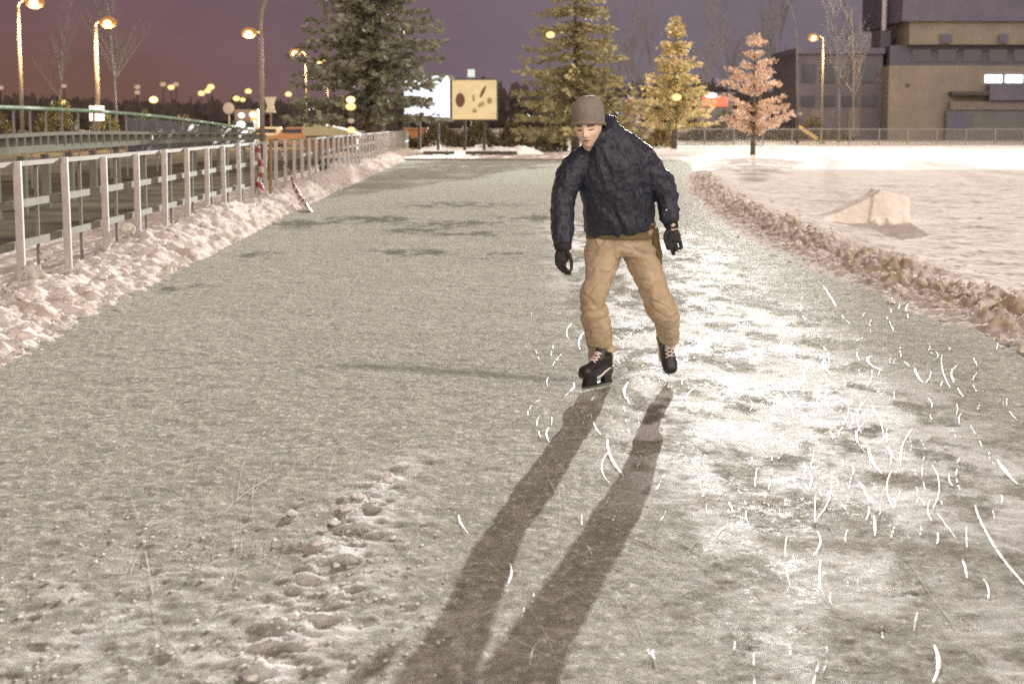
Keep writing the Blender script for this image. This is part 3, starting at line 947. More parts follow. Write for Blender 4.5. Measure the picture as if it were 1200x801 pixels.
bt = [bare_tree_mesh('limbs', 15, 31, 0.06), bare_tree_mesh('limbs', 13, 32, -0.08), bare_tree_mesh('limbs', 17, 33, 0.03)]
spots = [(983, 168, 158, 0, 'white birch leaning right in front of the dark building wing', 1.0),
         (745, 160, 190, 1, 'faint bare birch nearest the tall spruce behind the skater', 1.0),
         (768, 160, 200, 2, 'faint bare birch just left of the small yellow spruce', 1.0),
         (828, 160, 185, 0, 'faint bare birch between the yellow spruce and the brown young tree', 1.1),
         (860, 160, 195, 1, 'faint bare birch behind the left side of the brown young tree', 1.1),
         (887, 160, 188, 2, 'faint bare birch behind the top of the brown young tree', 1.0),
         (905, 160, 205, 0, 'faint bare birch behind the right side of the brown young tree', 1.15),
         (968, 160, 192, 1, 'slim bare birch close behind the orange lamp by the building', 1.1),
         (1000, 160, 168, 2, 'thin bare tree right of the leaning white birch', 0.75),
         (720, 160, 210, 0, 'faint bare birch behind the right flank of the tall spruce', 1.1),
         (68, 150, 150, 2, 'faint bare tree between the two left street lamps', 0.75),
         (135, 150, 160, 1, 'tall faint bare tree right of the street lamp with the white sign', 1.25)]
for i, (px, py, Y, k, lab, sc) in enumerate(spots):
    g = at(px, py, Y)
    t = empty('birch_tree', (g.x, Y, -0.12), lab, 'tree', 'bare birches in the background', rz=i * 1.3)
    t.scale = (sc, sc, sc)
    q = link('trunk', bt[k] if len(bt[k].users_tag if False else bt[k].materials) else bt[k], None if len(bt[k].materials) else M_birch, t)


def bush_mesh(name, w, h, d, n, seed, s=0.3):
    rr = np.random.default_rng(seed)
    V = []; Fc = []
    for i in range(n):
        p = np.array([rr.uniform(-w / 2, w / 2), rr.uniform(-d / 2, d / 2), 0])
        top = h * (0.55 + 0.45 * math.sin(p[0] * 1.7 + seed) * math.cos(p[0] * 0.6)) * (1 - (2 * abs(p[0]) / w) ** 4 * 0.7)
        p[2] = rr.uniform(0, 1) ** 0.8 * top
        dv = rr.normal(size=3); dv[2] = abs(dv[2]) + 0.6; dv /= np.linalg.norm(dv)
        nn = rr.normal(size=3); nn -= dv * nn.dot(dv); nn /= np.linalg.norm(nn)
        ln = s * rr.uniform(0.6, 1.5)
        b0 = len(V)
        V += [p, p + dv * ln * 0.5 - nn * ln * 0.14, p + dv * ln, p + dv * ln * 0.5 + nn * ln * 0.14]
        Fc.append((b0, b0 + 1, b0 + 2, b0 + 3))
    me = bpy.data.meshes.new(name); me.from_pydata([tuple(v) for v in V], [], Fc); me.update()
    return me


M_olive = leaf_mat('olive_shrub_twigs', (0.070, 0.075, 0.030), (0.10, 0.095, 0.045))
for (px, Y, w, h, n, m, lab) in ((30, 105, 7, 3.0, 2600, M_bush, 'brown bare bush behind the green handrail at the left edge'),
                                 (92, 112, 6, 3.6, 2600, M_olive, 'olive bush below the left street lamps'),
                                 (150, 120, 6, 2.8, 2200, M_olive, 'olive bush right of the white sign on the lamp post'),
                                 (215, 125, 6, 2.2, 2000, M_bush, 'low dark bush above the end of the curved handrail'),
                                 (510, 118, 5, 1.7, 2200, M_bush, 'dark hedge bush below the white billboard'),
                                 (575, 118, 5.5, 1.8, 2400, M_bush, 'dark hedge bush below the beige billboard'),
                                 (620, 121, 4.0, 2.6, 2200, M_bush, 'dark bush between the beige billboard and the tall spruce'),
                                 (637, 96, 0.9, 0.95, 900, M_bush, 'small round dark bush on the verge beside the skater'),
                                 (655, 98, 1.0, 0.8, 900, M_bush, 'small low dark bush by the foot of the tall spruce'),
                                 (752, 118, 4.2, 2.5, 2400, leaf_mat('straw_shrub_twigs', (0.20, 0.16, 0.075), (0.28, 0.21, 0.11)), 'straw yellow bush behind the skater\'s right shoulder'),
                                 (850, 165, 9, 3.0, 2600, M_bush, 'dark brown bush behind the brown young tree'),
                                 (950, 168, 8, 2.4, 2200, M_bush, 'dark brown bush beside the playground slide')):
    g = at(px, 160, Y)
    t = tag(link('bush', bush_mesh('bush', w, h, max(1.0, w * 0.35), n, int(px), 0.35 if w > 2 else 0.18), m), lab, 'bush')
    t.location = (g.x, Y, -0.1)

# far wood as one mass
rr = np.random.default_rng(90)
V = []; Fc = []
for i in range(9000):
    y = rr.uniform(300, 420); x = rr.uniform(-0.36, 0.36) * y
    top = 3.5 + 3 * vn(np.array([x * 0.03]), np.array([0.5]), 4)[0] + 2.5 * vn(np.array([x * 0.12]), np.array([0.5]), 9)[0]
    z = rr.uniform(0, 1) ** 0.8 * top * (0.7 if x < -20 else 1.0)
    w = rr.uniform(0.4, 1.3); h = rr.uniform(1.0, 3.2); a = rr.uniform(-0.6, 0.6); lean = rr.normal() * 0.4
    b0 = len(V); ca, sa = math.cos(a), math.sin(a)
    V += [(x - w * ca, y - w * sa, z), (x + w * ca, y + w * sa, z), (x + lean + 0.2 * w, y, z + h), (x + lean - 0.2 * w, y, z + h)]
    Fc.append((b0, b0 + 1, b0 + 2, b0 + 3))
me = bpy.data.meshes.new('far_wood'); me.from_pydata(V, [], Fc); me.update()
tag(link('far_wood', me, M_wood), 'dark far wood along the horizon', kind='stuff')

# ------------------------------------------------------------------ lamps
def lamp(px, py, Y, side=-1, arm=1.0, label='', power=0, pole_r=0.11, group='orange street lamps', headr=0.26, lcol=(1.0, 0.62, 0.28)):
    """street lamp whose glowing head stands at the given place"""
    hd = at(px, py, Y)
    basex = hd.x - side * arm
    H = hd.z + 0.12
    t = empty('street_lamp', (basex, Y, -0.12), label, 'street lamp', group)
    o0 = Vector(t.location)
    mb = MB()
    mb.tube([(0, 0, 0), (0, 0, H * 0.5), (0, 0, H - 0.25)], [pole_r, pole_r * 0.9, pole_r * 0.75], 10)
    mb.build('pole', M_pole, t, True)
    mb = MB()
    mb.tube([(0, 0, H - 0.28), (side * 0.08, 0, H - 0.02), (side * 0.3, 0, H + 0.12), (side * (arm - 0.3), 0, H + 0.16)], [pole_r * 0.7, 0.06, 0.05, 0.045], 8)
    mb.build('arm', M_pole, t, True)
    mb = MB()
    mb.tube([(side * (arm - 0.38), 0, H + 0.16), (side * (arm - 0.2), 0, H + 0.19), (side * (arm + 0.15), 0, H + 0.2), (side * (arm + 0.38), 0, H + 0.15)], [0.05, (0.16, 0.08), (0.17, 0.10), (0.06, 0.04)], 10)
    h = mb.build('lamp_head', M_pole, t, True)
    mb = MB(); mb.ball((side * arm, 0, H + 0.02), headr * 1.9, 16, sc=(1.1, 0.7, 0.75))  # glowing ball added to imitate the halo around the lamp
    mb.build('halo_ball', E_halo, h, True)
    mb = MB(); mb.ball((side * arm, -headr * 1.15, H + 0.0), headr * 0.85, 14, sc=(1.15, 0.9, 0.75))
    mb.build('lens', E_sod, h, True)
    if power:
        ld = bpy.data.lights.new('sodium_light', 'POINT'); ld.energy = power; ld.color = lcol; ld.shadow_soft_size = 0.35
        lo_ = bpy.data.objects.new('sodium_light', ld); COL.objects.link(lo_); lo_.location = (hd.x, Y, hd.z - 0.35)
        lo_.parent = t; lo_.matrix_parent_inverse = Matrix.Identity(4); lo_.location = (side * arm, -0.3, H - 1.1)
    return t


lamp(41, 3, 95, 1, 0.95, 'orange street lamp at the far left, its pole left of the head', 1600, 0.12)
l2 = lamp(127, 27, 110, 1, 0.85, 'orange street lamp with a white sign on its thick pole', 1800, 0.17)
mb = MB(); mb.box((0, -0.25, 2.35), (0.95, 0.08, 0.95), bev=0.03)
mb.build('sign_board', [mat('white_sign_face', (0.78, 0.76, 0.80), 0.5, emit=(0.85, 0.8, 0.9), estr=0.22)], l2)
lamp(292, 39, 120, -1, 0.9, 'orange street lamp just left of the tall bare mast', 2200, 0.07)
lamp(346, 62, 150, -1, 0.9, 'orange street lamp left of the dark spruce, upper of the pair', 2200, 0.07)
lamp(373, 72, 172, -1, 0.9, 'orange street lamp at the edge of the dark spruce, lower of the pair', 2200, 0.07)
lamp(953, 44, 165, -1, 1.0, 'orange street lamp in front of the school building', 1000, 0.10)
# lamps of the same street outside the picture, right and left of the rink
lamp(1290, -90, 92, -1, 1.0, 'orange street lamp by the rink outside the right edge', 8000, 0.11, lcol=(1.0, 0.80, 0.55))
lamp(-500, -30, 60, 1, 1.0, 'orange street lamp by the street outside the left edge', 2500, 0.11)

# tall mast left with an arm curving out of the picture
Ym = 72
b0 = at(307, 150, Ym)
ms = empty('tall_lamp_mast', (b0.x, Ym, -0.12), 'tall grey lamp mast curving to the right above the fence', 'lamp mast')
p0 = Vector(ms.location)
mb = MB(); pts = [Vector((0, 0, 0)), Vector((0, 0, 3.0))] + [at(306, 60, Ym) - p0, at(305.5, 30, Ym) - p0, at(307, 12, Ym) - p0, at(313, -4, Ym) - p0, at(326, -18, Ym) - p0, at(350, -28, Ym) - p0]
mb.tube(pts, [0.11, 0.10, 0.085, 0.08, 0.075, 0.07, 0.065, 0.06], 10); mb.build('pole', M_pole, ms, True)
e = pts[-1]
mb = MB(); mb.tube([e + Vector((-0.1, 0, 0)), e + Vector((0.25, 0, 0.05)), e + Vector((0.7, 0, 0.02))], [0.07, (0.17, 0.1), 0.05], 10); mb.build('lamp_head', M_pole, ms, True)

# floodlight mast on the right: the strong light behind the skater
Yf = 155
b0 = at(935, 165, Yf)
fm = empty('floodlight_mast', (b0.x, Yf, -0.12), 'slim floodlight mast with a top bending left behind the far fence', 'lamp mast')
p0 = Vector(fm.location)
pts = [Vector((0, 0, 0)), at(934, 100, Yf) - p0, at(934, 45, Yf) - p0, at(932, 26, Yf) - p0, at(926, 8, Yf) - p0, at(916, -18, Yf) - p0, at(904, -70, Yf) - p0, at(894, -142, Yf) - p0]
mb = MB(); mb.tube(pts, [0.10, 0.085, 0.075, 0.065, 0.06, 0.055, 0.05, 0.05], 10); mb.build('pole', M_birch, fm, True)
e = pts[-1]
mb = MB(); mb.box(e + Vector((0, 0, 0.35)), (1.3, 0.35, 0.75), bev=0.04); hd = mb.build('lamp_head', M_pole, fm)
mb = MB(); mb.box(e + Vector((0, -0.20, 0.35)), (1.1, 0.04, 0.58), bev=0.01); mb.build('lens', E_flood, hd)
FLOOD = p0 + e + Vector((0, 0, 0.35))

# small far lights of the town
FAR = [
 (75, 101, 'p', .8, 'pale far light high above the olive bush at the left'), (75, 120.5, 'y', 1.0, 'yellow far light low over the green handrail near the left edge'),
 (161, 102, 'p', .9, 'upper of two stacked pink far lights right of the white sign'), (161, 108.5, 'p', .85, 'lower of two stacked pink far lights right of the white sign'),
 (180, 117, 'Y', 1.25, 'bright orange far light standing alone above the green handrail'), (191, 99, 'p', .95, 'dim pink far light at the left of a trio'),
 (200.5, 102.5, 'y', 1.0, 'yellow far light in the middle of a trio'), (206, 99, 'p', .9, 'dim pink far light at the right of a trio'),
 (236, 109.5, 'y', 1.05, 'lowest left yellow far light of a slanting trio'), (243.5, 106.5, 'y', 1.0, 'middle yellow far light of a slanting trio'), (247, 102, 'y', 1.1, 'top right yellow far light of a slanting trio'),
 (277, 115.5, 'y', 1.05, 'larger yellow far light of the pair left of the tall mast'), (284.5, 117, 'y', .8, 'smaller yellow far light of the pair left of the tall mast'),
 (291, 107, 'y', 1.0, 'yellow far light just above the pair left of the tall mast'), (338, 110.5, 'y', 1.0, 'yellow far light alone between tall mast and dark spruce'),
 (411, 117, 'Y', 1.3, 'upper orange light seen through the dark spruce'), (411, 125, 'y', 1.5, 'large orange light seen through the dark spruce'),
 (411.5, 141.5, 'p', 1.0, 'dim orange light low in the dark spruce'), (411.5, 152.5, 'y', 1.25, 'yellow light below the dark spruce at fence height'),
 (1, 103, 'p', .8, 'dim far light at the very left edge'), (645, 41, 'y', 1.3, 'yellow light high in the tall spruce'), (793, 114, 'y', 1.4, 'yellow light low in the small yellow spruce')]
for (px, py, k, s, lab) in FAR:
    Y = 240.0
    if 405 < px < 420: Y = 86.0      # stands in front of the lower branches
    if px == 645: Y = 95.5
    if px == 793: Y = 108.5
    g = at(px, py, Y)
    r = 3.6 * s * Y / F
    t = empty('distant_lamp', (g.x, Y, -0.12), lab, 'far light', 'far lights of the town')
    mb = MB(); mb.ball((0, 0, g.z + 0.12), r, 12, sc=(1.1, 0.8, 0.8)); mb.build('globe', {'p': E_pale, 'y': E_yel, 'Y': E_sod}[k], t, True)
    mb = MB(); mb.tube([(0, 0.02, 0), (0, 0.02, g.z + 0.12 - r * 0.5)], 0.035 * Y / 100, 6); mb.build('pole', M_wood if Y > 100 else M_bark, t, True)
# pale round globe lamp
g = at(268, 127, 150)
t = empty('globe_lamp', (g.x, 150, -0.12), 'large pale round globe lamp above the car headlights', 'globe lamp')
mb = MB(); mb.ball((0, 0, g.z + 0.12), 0.50, 16); mb.build('globe', E_pale, t, True)
mb = MB(); mb.tube([(0, 0.02, 0), (0, 0.02, g.z - 0.2)], 0.06, 8); mb.build('pole', M_pole, t, True)

# ------------------------------------------------------------------ vehicles beyond the fence
M_carw = mat('pale_car_paint', (0.42, 0.40, 0.32), 0.35, (0.30, 0.28, 0.22), 1)
M_card = mat('dark_car_paint', (0.05, 0.055, 0.06), 0.35)
M_carb = mat('brown_car_paint', (0.16, 0.09, 0.05), 0.4)
M_org = mat('orange_truck_side', (0.62, 0.30, 0.10), 0.5)


def car(px, pyb, Y, m, label, rz, lit=False, L_=4.3, W=1.75, H=1.45, lamp_r=0.17):
    g = at(px, pyb, Y)
    t = empty('parked_car' if not lit else 'car', (g.x, Y, -0.11), label, 'car', rz=rz)
    mb = MB()
    mb.prism([(-L_ / 2, 0.35), (-L_ / 2 + 0.05, 0.8), (-L_ / 2 + 0.9, 0.9), (L_ / 2 - 0.7, 0.95), (L_ / 2, 0.85), (L_ / 2 + 0.02, 0.35), (L_ / 2 - 0.2, 0.22), (-L_ / 2 + 0.2, 0.22)], -W / 2, W / 2)
    mb.prism([(-L_ / 2 + 0.9, 0.9), (-L_ / 2 + 1.6, H), (L_ / 2 - 1.1, H), (L_ / 2 - 0.5, 0.94)], -W / 2 + 0.12, W / 2 - 0.12)
    mb.build('body', m, t)
    mb = MB()
    for s in (-1, 1):
        mb.box((0.0, s * (W / 2 - 0.11), 1.17), (L_ * 0.36, 0.03, 0.30))
    mb.box((-L_ / 2 + 1.2, 0, 1.19), (0.05, W - 0.5, 0.36), m=Matrix.Rotation(0.9, 3, 'Y'))
    mb.build('window', M_glass, t)
    for sx_ in (-1, 1):
        for s in (-1, 1):
            mb = MB(); mb.tube([(sx_ * L_ * 0.31, s * (W / 2 - 0.2), 0.31), (sx_ * L_ * 0.31, s * (W / 2 + 0.01), 0.31)], 0.31, 14); mb.build('wheel', M_black, t)
    for s in (-1, 1):
        mb = MB(); mb.ball((-L_ / 2 + 0.02, s * (W / 2 - 0.30), 0.68), lamp_r, 12, sc=(0.5, 1, 0.8)); mb.build('headlight', E_white if lit else M_glass, t, True)
    return t


car(254.5, 160, 195, M_card, 'dark car with two bright white headlights behind the fence end', math.pi / 2 - 0.02, True, W=1.8, lamp_r=0.40)
car(312, 161, 130, M_carw, 'pale car parked below the tall mast', 0.1)
car(343, 162, 128, M_carb, 'brown car parked right of the tall mast', 0.05, L_=3.9)
# truck with an orange side
g = at(293, 160, 165)
tr = empty('box_truck', (g.x, 165, -0.11), 'box truck with an orange panel and white lamps near the tall mast', 'truck', rz=0)
mb = MB(); mb.box((0.0, 0, 2.0), (2.2, 4.5, 2.1), bev=0.06); mb.build('cargo_box', mat('grey_truck_box', (0.16, 0.13, 0.11), 0.6), tr)
mb = MB(); mb.box((0.78, -2.27, 1.95), (0.62, 0.03, 1.9)); mb.build('orange_panel', [mat('orange_lit_panel', (0.6, 0.3, 0.1), 0.5, emit=(1.0, 0.45, 0.14), estr=0.22)], tr)
mb = MB(); mb.box((0, -3.2, 1.2), (2.0, 1.6, 1.5), bev=0.1); mb.build('cab', M_card, tr)
mb = MB(); mb.box((0, -4.02, 1.5), (1.7, 0.04, 0.6)); mb.build('windscreen', M_glass, tr)
for px, py, r in ((283, 135.3, .30), (296, 134.5, .30)):
    q = at(px, py, 160.9) ; mb = MB(); mb.ball((q.x - g.x, -4.12, q.z + 0.11), r, 12, sc=(1, 0.4, 0.8)); mb.build('roof_lamp', E_white, tr, True)
for px, py, r in ((282.5, 146, .40), (289, 153, .32)):
    q = at(px, py, 160.9) ; mb = MB(); mb.ball((q.x - g.x, -4.12, q.z + 0.11), r, 12, sc=(1, 0.4, 0.8)); mb.build('headlight', E_white if r > .35 else E_pale, tr, True)
for s in (-1, 1):
    for y in (-3.1, 1.3):
        mb = MB(); mb.tube([(s * 0.75, y, 0.42), (s * 1.05, y, 0.42)], 0.42, 14); mb.build('wheel', M_black, tr)
# dim standing sign right of the mast
g = at(317, 123, 140)
t = empty('street_sign', (g.x, 140, -0.12), 'dim pale street sign pinched in the middle right of the tall mast', 'sign')
mb = MB(); mb.prism([(-0.45, g.z - 0.5), (0.45, g.z - 0.5), (0.25, g.z), (0.48, g.z + 0.75), (-0.48, g.z + 0.75), (-0.25, g.z)], -0.04, 0.04); mb.build('sign_face', mat('dim_sign', (0.40, 0.40, 0.33), 0.6, (0.3, 0.3, 0.25), 2), t)
mb = MB(); mb.tube([(0, 0.06, 0), (0, 0.06, g.z - 0.3)], 0.06, 8); mb.build('pole', M_pole, t)
# low shed with a snowy sloping roof behind the fence
a = at(358, 160, 112); c = at(416, 160, 112)
sh = empty('low_shed', ((a.x + c.x) / 2, 112, -0.12), 'low shed with a pale sloping roof behind the far fence end', 'shed')
wd = (c.x - a.x) / 2
mb = MB(); mb.box((0, 1.6, 0.45), (wd * 2, 3.0, 0.9)); mb.build('wall', mat('shed_boards', (0.14, 0.09, 0.055), 0.8, (0.2, 0.13, 0.08), 2), sh)
mb = MB(); mb.prism([(-wd - 0.1, 0.92), (wd + 0.2, 0.92), (wd + 0.2, 1.05), (wd * 0.3, 1.45), (-wd - 0.1, 1.9)], -0.1, 3.2); mb.build('roof', mat('snowy_roof', (0.36, 0.35, 0.24), 0.8, (0.28, 0.27, 0.19), 1), sh)

# ------------------------------------------------------------------ billboards
def board(px0, px1, py0, py1, Y, mface, label, legs):
    a = at(px0, py1, Y); c = at(px1, py0, Y)
    cx = (a.x + c.x) / 2
    t = empty('billboard', (cx, Y, -0.12), label, 'billboard', 'billboards beside the street')
    w, h, zc = c.x - a.x, c.z - a.z, (a.z + c.z) / 2 + 0.12
    mb = MB(); mb.box((0, 0.10, zc), (w + 0.16, 0.2, h + 0.16), bev=0.02); mb.build('frame', M_dark, t)
    mb = MB(); mb.box((0, -0.025, zc), (w, 0.045, h)); fc = mb.build('face', mface, t)
    for x in legs:
        mb = MB(); mb.box((x, 0.1, (zc - h / 2) / 2 - 0.05), (0.18, 0.18, zc - h / 2)); mb.build('leg', M_dark, t)
    return t, fc, w, h, zc


board(474, 527, 89, 138, 105, E_sign, 'glowing white billboard half hidden by dark spruce branches', (-0.5, 0.65))
M_bf = mat('beige_poster', (0.52, 0.43, 0.24), 0.5, (0.58, 0.47, 0.28), 1.2, emit=(1.0, 0.80, 0.50), estr=0.07)
t, fc, w, h, zc = board(530, 582, 94, 140, 105, M_bf, 'beige billboard with a brown oval and smaller brown marks', (-0.6, 0.6))
M_brown = mat('poster_brown', (0.10, 0.045, 0.02), 0.5, (0.14, 0.065, 0.03), 3)
M_tan = mat('poster_tan', (0.30, 0.22, 0.11), 0.5, (0.36, 0.28, 0.15), 2)
mb = MB()
def disc(mb, u, v, ru, rv, rot=0, mi=0):
    n = 22
    cx, cz = (u - 0.5) * w, zc + (0.5 - v) * h
    pts = []
    for i in range(n):
        a_ = 6.2832 * i / n; x = ru * w * math.cos(a_); z = rv * h * math.sin(a_)
        pts.append((cx + x * math.cos(rot) - z * math.sin(rot), cz + x * math.sin(rot) + z * math.cos(rot)))
    mb.prism(pts, -0.056, -0.050, mi=mi)
disc(mb, 0.18, 0.51, 0.105, 0.185)
disc(mb, 0.69, 0.30, 0.035, 0.17, -0.45)
disc(mb, 0.84, 0.52, 0.055, 0.085, 0, 1)
disc(mb, 0.48, 0.46, 0.03, 0.10, 0.1, 1)
disc(mb, 0.50, 0.78, 0.05, 0.06, 0.3, 1)
disc(mb, 0.65, 0.62, 0.09, 0.05, 0.6, 1)
mb.build('poster_print', [M_brown, M_tan], t)
# small blue lit box above it
g = at(552, 86, 125)
t = empty('roof_lamp_box', (g.x, 125, -0.12), 'small pale blue box on a pole above the beige billboard', 'lamp box')
mb = MB(); mb.box((0, 0, g.z + 0.12), (0.5, 0.35, 0.55), bev=0.04); mb.build('box', mat('pale_blue_box', (0.4, 0.5, 0.52), 0.5, emit=(0.6, 0.85, 0.9), estr=0.10), t)
mb = MB(); mb.tube([(0, 0, 0), (0, 0, g.z - 0.15)], 0.06, 8); mb.build('pole', M_pole, t)
# orange brown stall box beneath the white billboard
g = at(487, 160, 120)
mb = MB(); mb.box((0, 0, 0.75), (1.5, 1.0, 1.1), bev=0.05); mb.box((0, 0, 1.36), (1.7, 1.2, 0.1)); mb.box((0, 0, 0.1), (1.3, 0.8, 0.2))
o = mb.build('brown_box', mat('orange_brown_box', (0.42, 0.20, 0.08), 0.7, (0.3, 0.14, 0.06), 2)); o.location = (g.x, 120, -0.12)
tag(o, 'orange brown bin box under the left edge of the white billboard', 'bin box')

# ------------------------------------------------------------------ far mesh fence
ff = empty('mesh_fence', (at(640, 160, 140).x, 140, -0.12), 'long grey wire mesh fence across the far side of the rink', 'fence')
fo = Vector(ff.location)
Yff = 140
pst = None
xs = [at(px, 160, Yff).x for px in range(486, 1300, 34)]
for i, x in enumerate(xs):
    if pst is None:
        mb = MB(); mb.tube([(0, 0, -0.1), (0, 0, 1.32)], 0.055, 8); pst = mb.build('post', mat('fence_post_steel', (0.27, 0.25, 0.25), 0.6), ff); q = pst
    else:
        q = pst.copy(); COL.objects.link(q); q.parent = ff
    q.location = (x - fo.x, 0, 0)
mb = MB(); mb.tube([(xs[0] - fo.x, 0, 1.27), (xs[-1] - fo.x, 0, 1.27)], 0.035, 6); mb.build('top_rail', MATS['fence_post_steel'], ff)
mb = MB()
x = xs[0]
while x < xs[-1]:
    mb.box((x - fo.x, 0.07, 0.62), (0.022, 0.012, 1.2)); x += 0.16
for z in np.arange(0.08, 1.25, 0.16): mb.box(((xs[0] + xs[-1]) / 2 - fo.x, 0.085, z), (xs[-1] - xs[0], 0.012, 0.018))
mb.build('wire_mesh', M_mesh_fence, ff)

# ------------------------------------------------------------------ school building
YB = 182
def bx(px): return at(px, 150, YB).x
def bz(py): return at(600, py, YB).z
M_bei = mat('beige_render', (0.175, 0.148, 0.122), 0.85, (0.135, 0.115, 0.098), 0.35, bump=0.15)
M_pur = mat('dark_cladding', (0.070, 0.066, 0.098), 0.8, (0.092, 0.086, 0.120), 0.4)
M_wingw = mat('dull_violet_render', (0.075, 0.067, 0.082), 0.85, (0.105, 0.09, 0.10), 0.3)
M_pink = mat('pinkish_panel', (0.14, 0.115, 0.11), 0.8, (0.11, 0.09, 0.085), 0.6)
ox = bx(1120)
sb = empty('school_building', (ox, YB, -0.12), 'long two storey beige building with dark window bands behind the far fence', 'building')
def X(px): return bx(px) - ox
def Z(py): return bz(py) + 0.12
def wallbox(mb, px0, px1, py0, py1, y0, y1, bev=0): 
    mb.box(((X(px0) + X(px1)) / 2, (y0 + y1) / 2, (Z(py0) + Z(py1)) / 2), (X(px1) - X(px0), y1 - y0, Z(py0) - Z(py1)), bev=bev)
mb = MB(); wallbox(mb, 1040, 1420, 77, 166, 0, 22); mb.build('lower_wall', M_bei, sb)
mb = MB(); wallbox(mb, 1046, 1420, 52, 77, 2.2, 20); mb.build('window_band', M_pur, sb)
for i in range(9):
    mb = MB(); wallbox(mb, 1072 + i * 30, 1094 + i * 30, 57, 72, 2.1, 2.19); mb.build('window', M_glass, sb)
mb = MB(); wallbox(mb, 1064, 1420, 25, 52, 0.6, 20); mb.build('upper_wall', M_bei, sb)
mb = MB(); wallbox(mb, 1054, 1430, -20, 25, 0.1, 21); mb.build('roof', M_pur, sb)
mb = MB(); wallbox(mb, 1100, 1112, 40, 50, 0.3, 0.59); mb.build('air_vent', M_pur, sb)
mb = MB(); wallbox(mb, 1168, 1178, 40, 50, 0.3, 0.59); mb.build('air_vent', M_pur, sb)
for (a_, c_) in ((1152, 1172), (1176, 1196)):
    mb = MB(); wallbox(mb, a_, c_, 88, 97, -0.12, -0.02, bev=0.04); mb.build('lit_window', E_win, sb)
mb = MB(); wallbox(mb, 1154, 1420, 98.5, 118, -1.4, -0.01); mb.build('dark_bay', M_pur, sb)
mb = MB(); wallbox(mb, 1110, 1153, 107.5, 112, -1.6, -0.01); mb.build('porch_canopy', mat('canopy_felt', (0.045, 0.04, 0.04), 0.8), sb)
mb = MB(); wallbox(mb, 1110, 1420, 119, 129, -1.0, -0.01); mb.build('pale_band', M_pink, sb)
mb = MB(); wallbox(mb, 1106, 1420, 130, 165, -0.9, -0.02); mb.build('garage_front', mat('grey_green_boards', (0.075, 0.080, 0.085), 0.8, (0.10, 0.105, 0.10), 0.4), sb)
mb = MB(); wallbox(mb, 1107, 1136, 133, 150, -0.98, -0.91); mb.build('door', M_pur, sb)
mb = MB(); wallbox(mb, 1060, 1064, 98, 102, -0.1, -0.01); mb.build('wall_lamp', M_dark, sb)
# left wing
mb = MB(); wallbox(mb, 938, 1039.7, 62, 166, 3, 20); mb.build('wing_wall', M_wingw, sb)
mb = MB(); wallbox(mb, 936, 1041, 55, 62, 2.6, 20.3); mb.build('wing_roof', M_pur, sb)
for (a_, c_, y0_, y1_) in ((955, 968, 128, 146), (1000, 1014, 126, 160), (1018, 1030, 118, 124), (1024, 1040, 90, 96)):
    mb = MB(); wallbox(mb, a_, c_, y0_, y1_, 2.9, 2.98); mb.build('wing_panel', M_pink, sb)
for k in range(4):
    for (y0_, y1_) in ((74, 96), (112, 124)):
        mb = MB(); wallbox(mb, 944 + k * 24, 960 + k * 24, y0_, y1_, 2.86, 2.98); f = mb.build('window', M_glass, sb)
mb = MB(); mb.tube([(X(1047), 6, Z(33)), (X(1047), 6, Z(-25))], 0.28, 10); mb.build('flue_pipe', mat('pale_flue', (0.42, 0.41, 0.44), 0.5, (0.34, 0.33, 0.36), 1), sb)
mb = MB(); wallbox(mb, 1041, 1053, 33, 58, 5, 8); mb.build('flue_base', M_pur, sb)

# playground slide
g = at(952, 168, 146)
sl = empty('playground_slide', (g.x, 146, -0.12), 'yellow playground slide with a green foot beside the leaning birch', 'slide')
a_ = at(936, 150, 146) - Vector(sl.location); c_ = at(957, 164, 146) - Vector(sl.location); d_ = at(966, 168, 146) - Vector(sl.location)
mb = MB(); mb.bar(a_, c_, 0.6, 0.10); 
for s in (-0.3, 0.3): mb.bar(a_ + Vector((0, s, 0.12)), c_ + Vector((0, s, 0.12)), 0.06, 0.22)
mb.build('chute', mat('yellow_plastic', (0.55, 0.38, 0.10), 0.45), sl)
mb = MB(); mb.bar(c_, d_, 0.6, 0.14); mb.build('chute_end', mat('green_plastic', (0.12, 0.26, 0.06), 0.5), sl)
mb = MB()
for s in (-0.3, 0.3): mb.bar(Vector((a_.x - 0.1, s, 0)), Vector((a_.x - 0.1, s, a_.z + 0.9)), 0.08, 0.08)
for k in range(5): mb.bar(Vector((a_.x - 0.1, -0.3, 0.25 + 0.28 * k)), Vector((a_.x - 0.1, 0.3, 0.25 + 0.28 * k)), 0.05, 0.05)
mb.build('ladder', M_dark, sl)

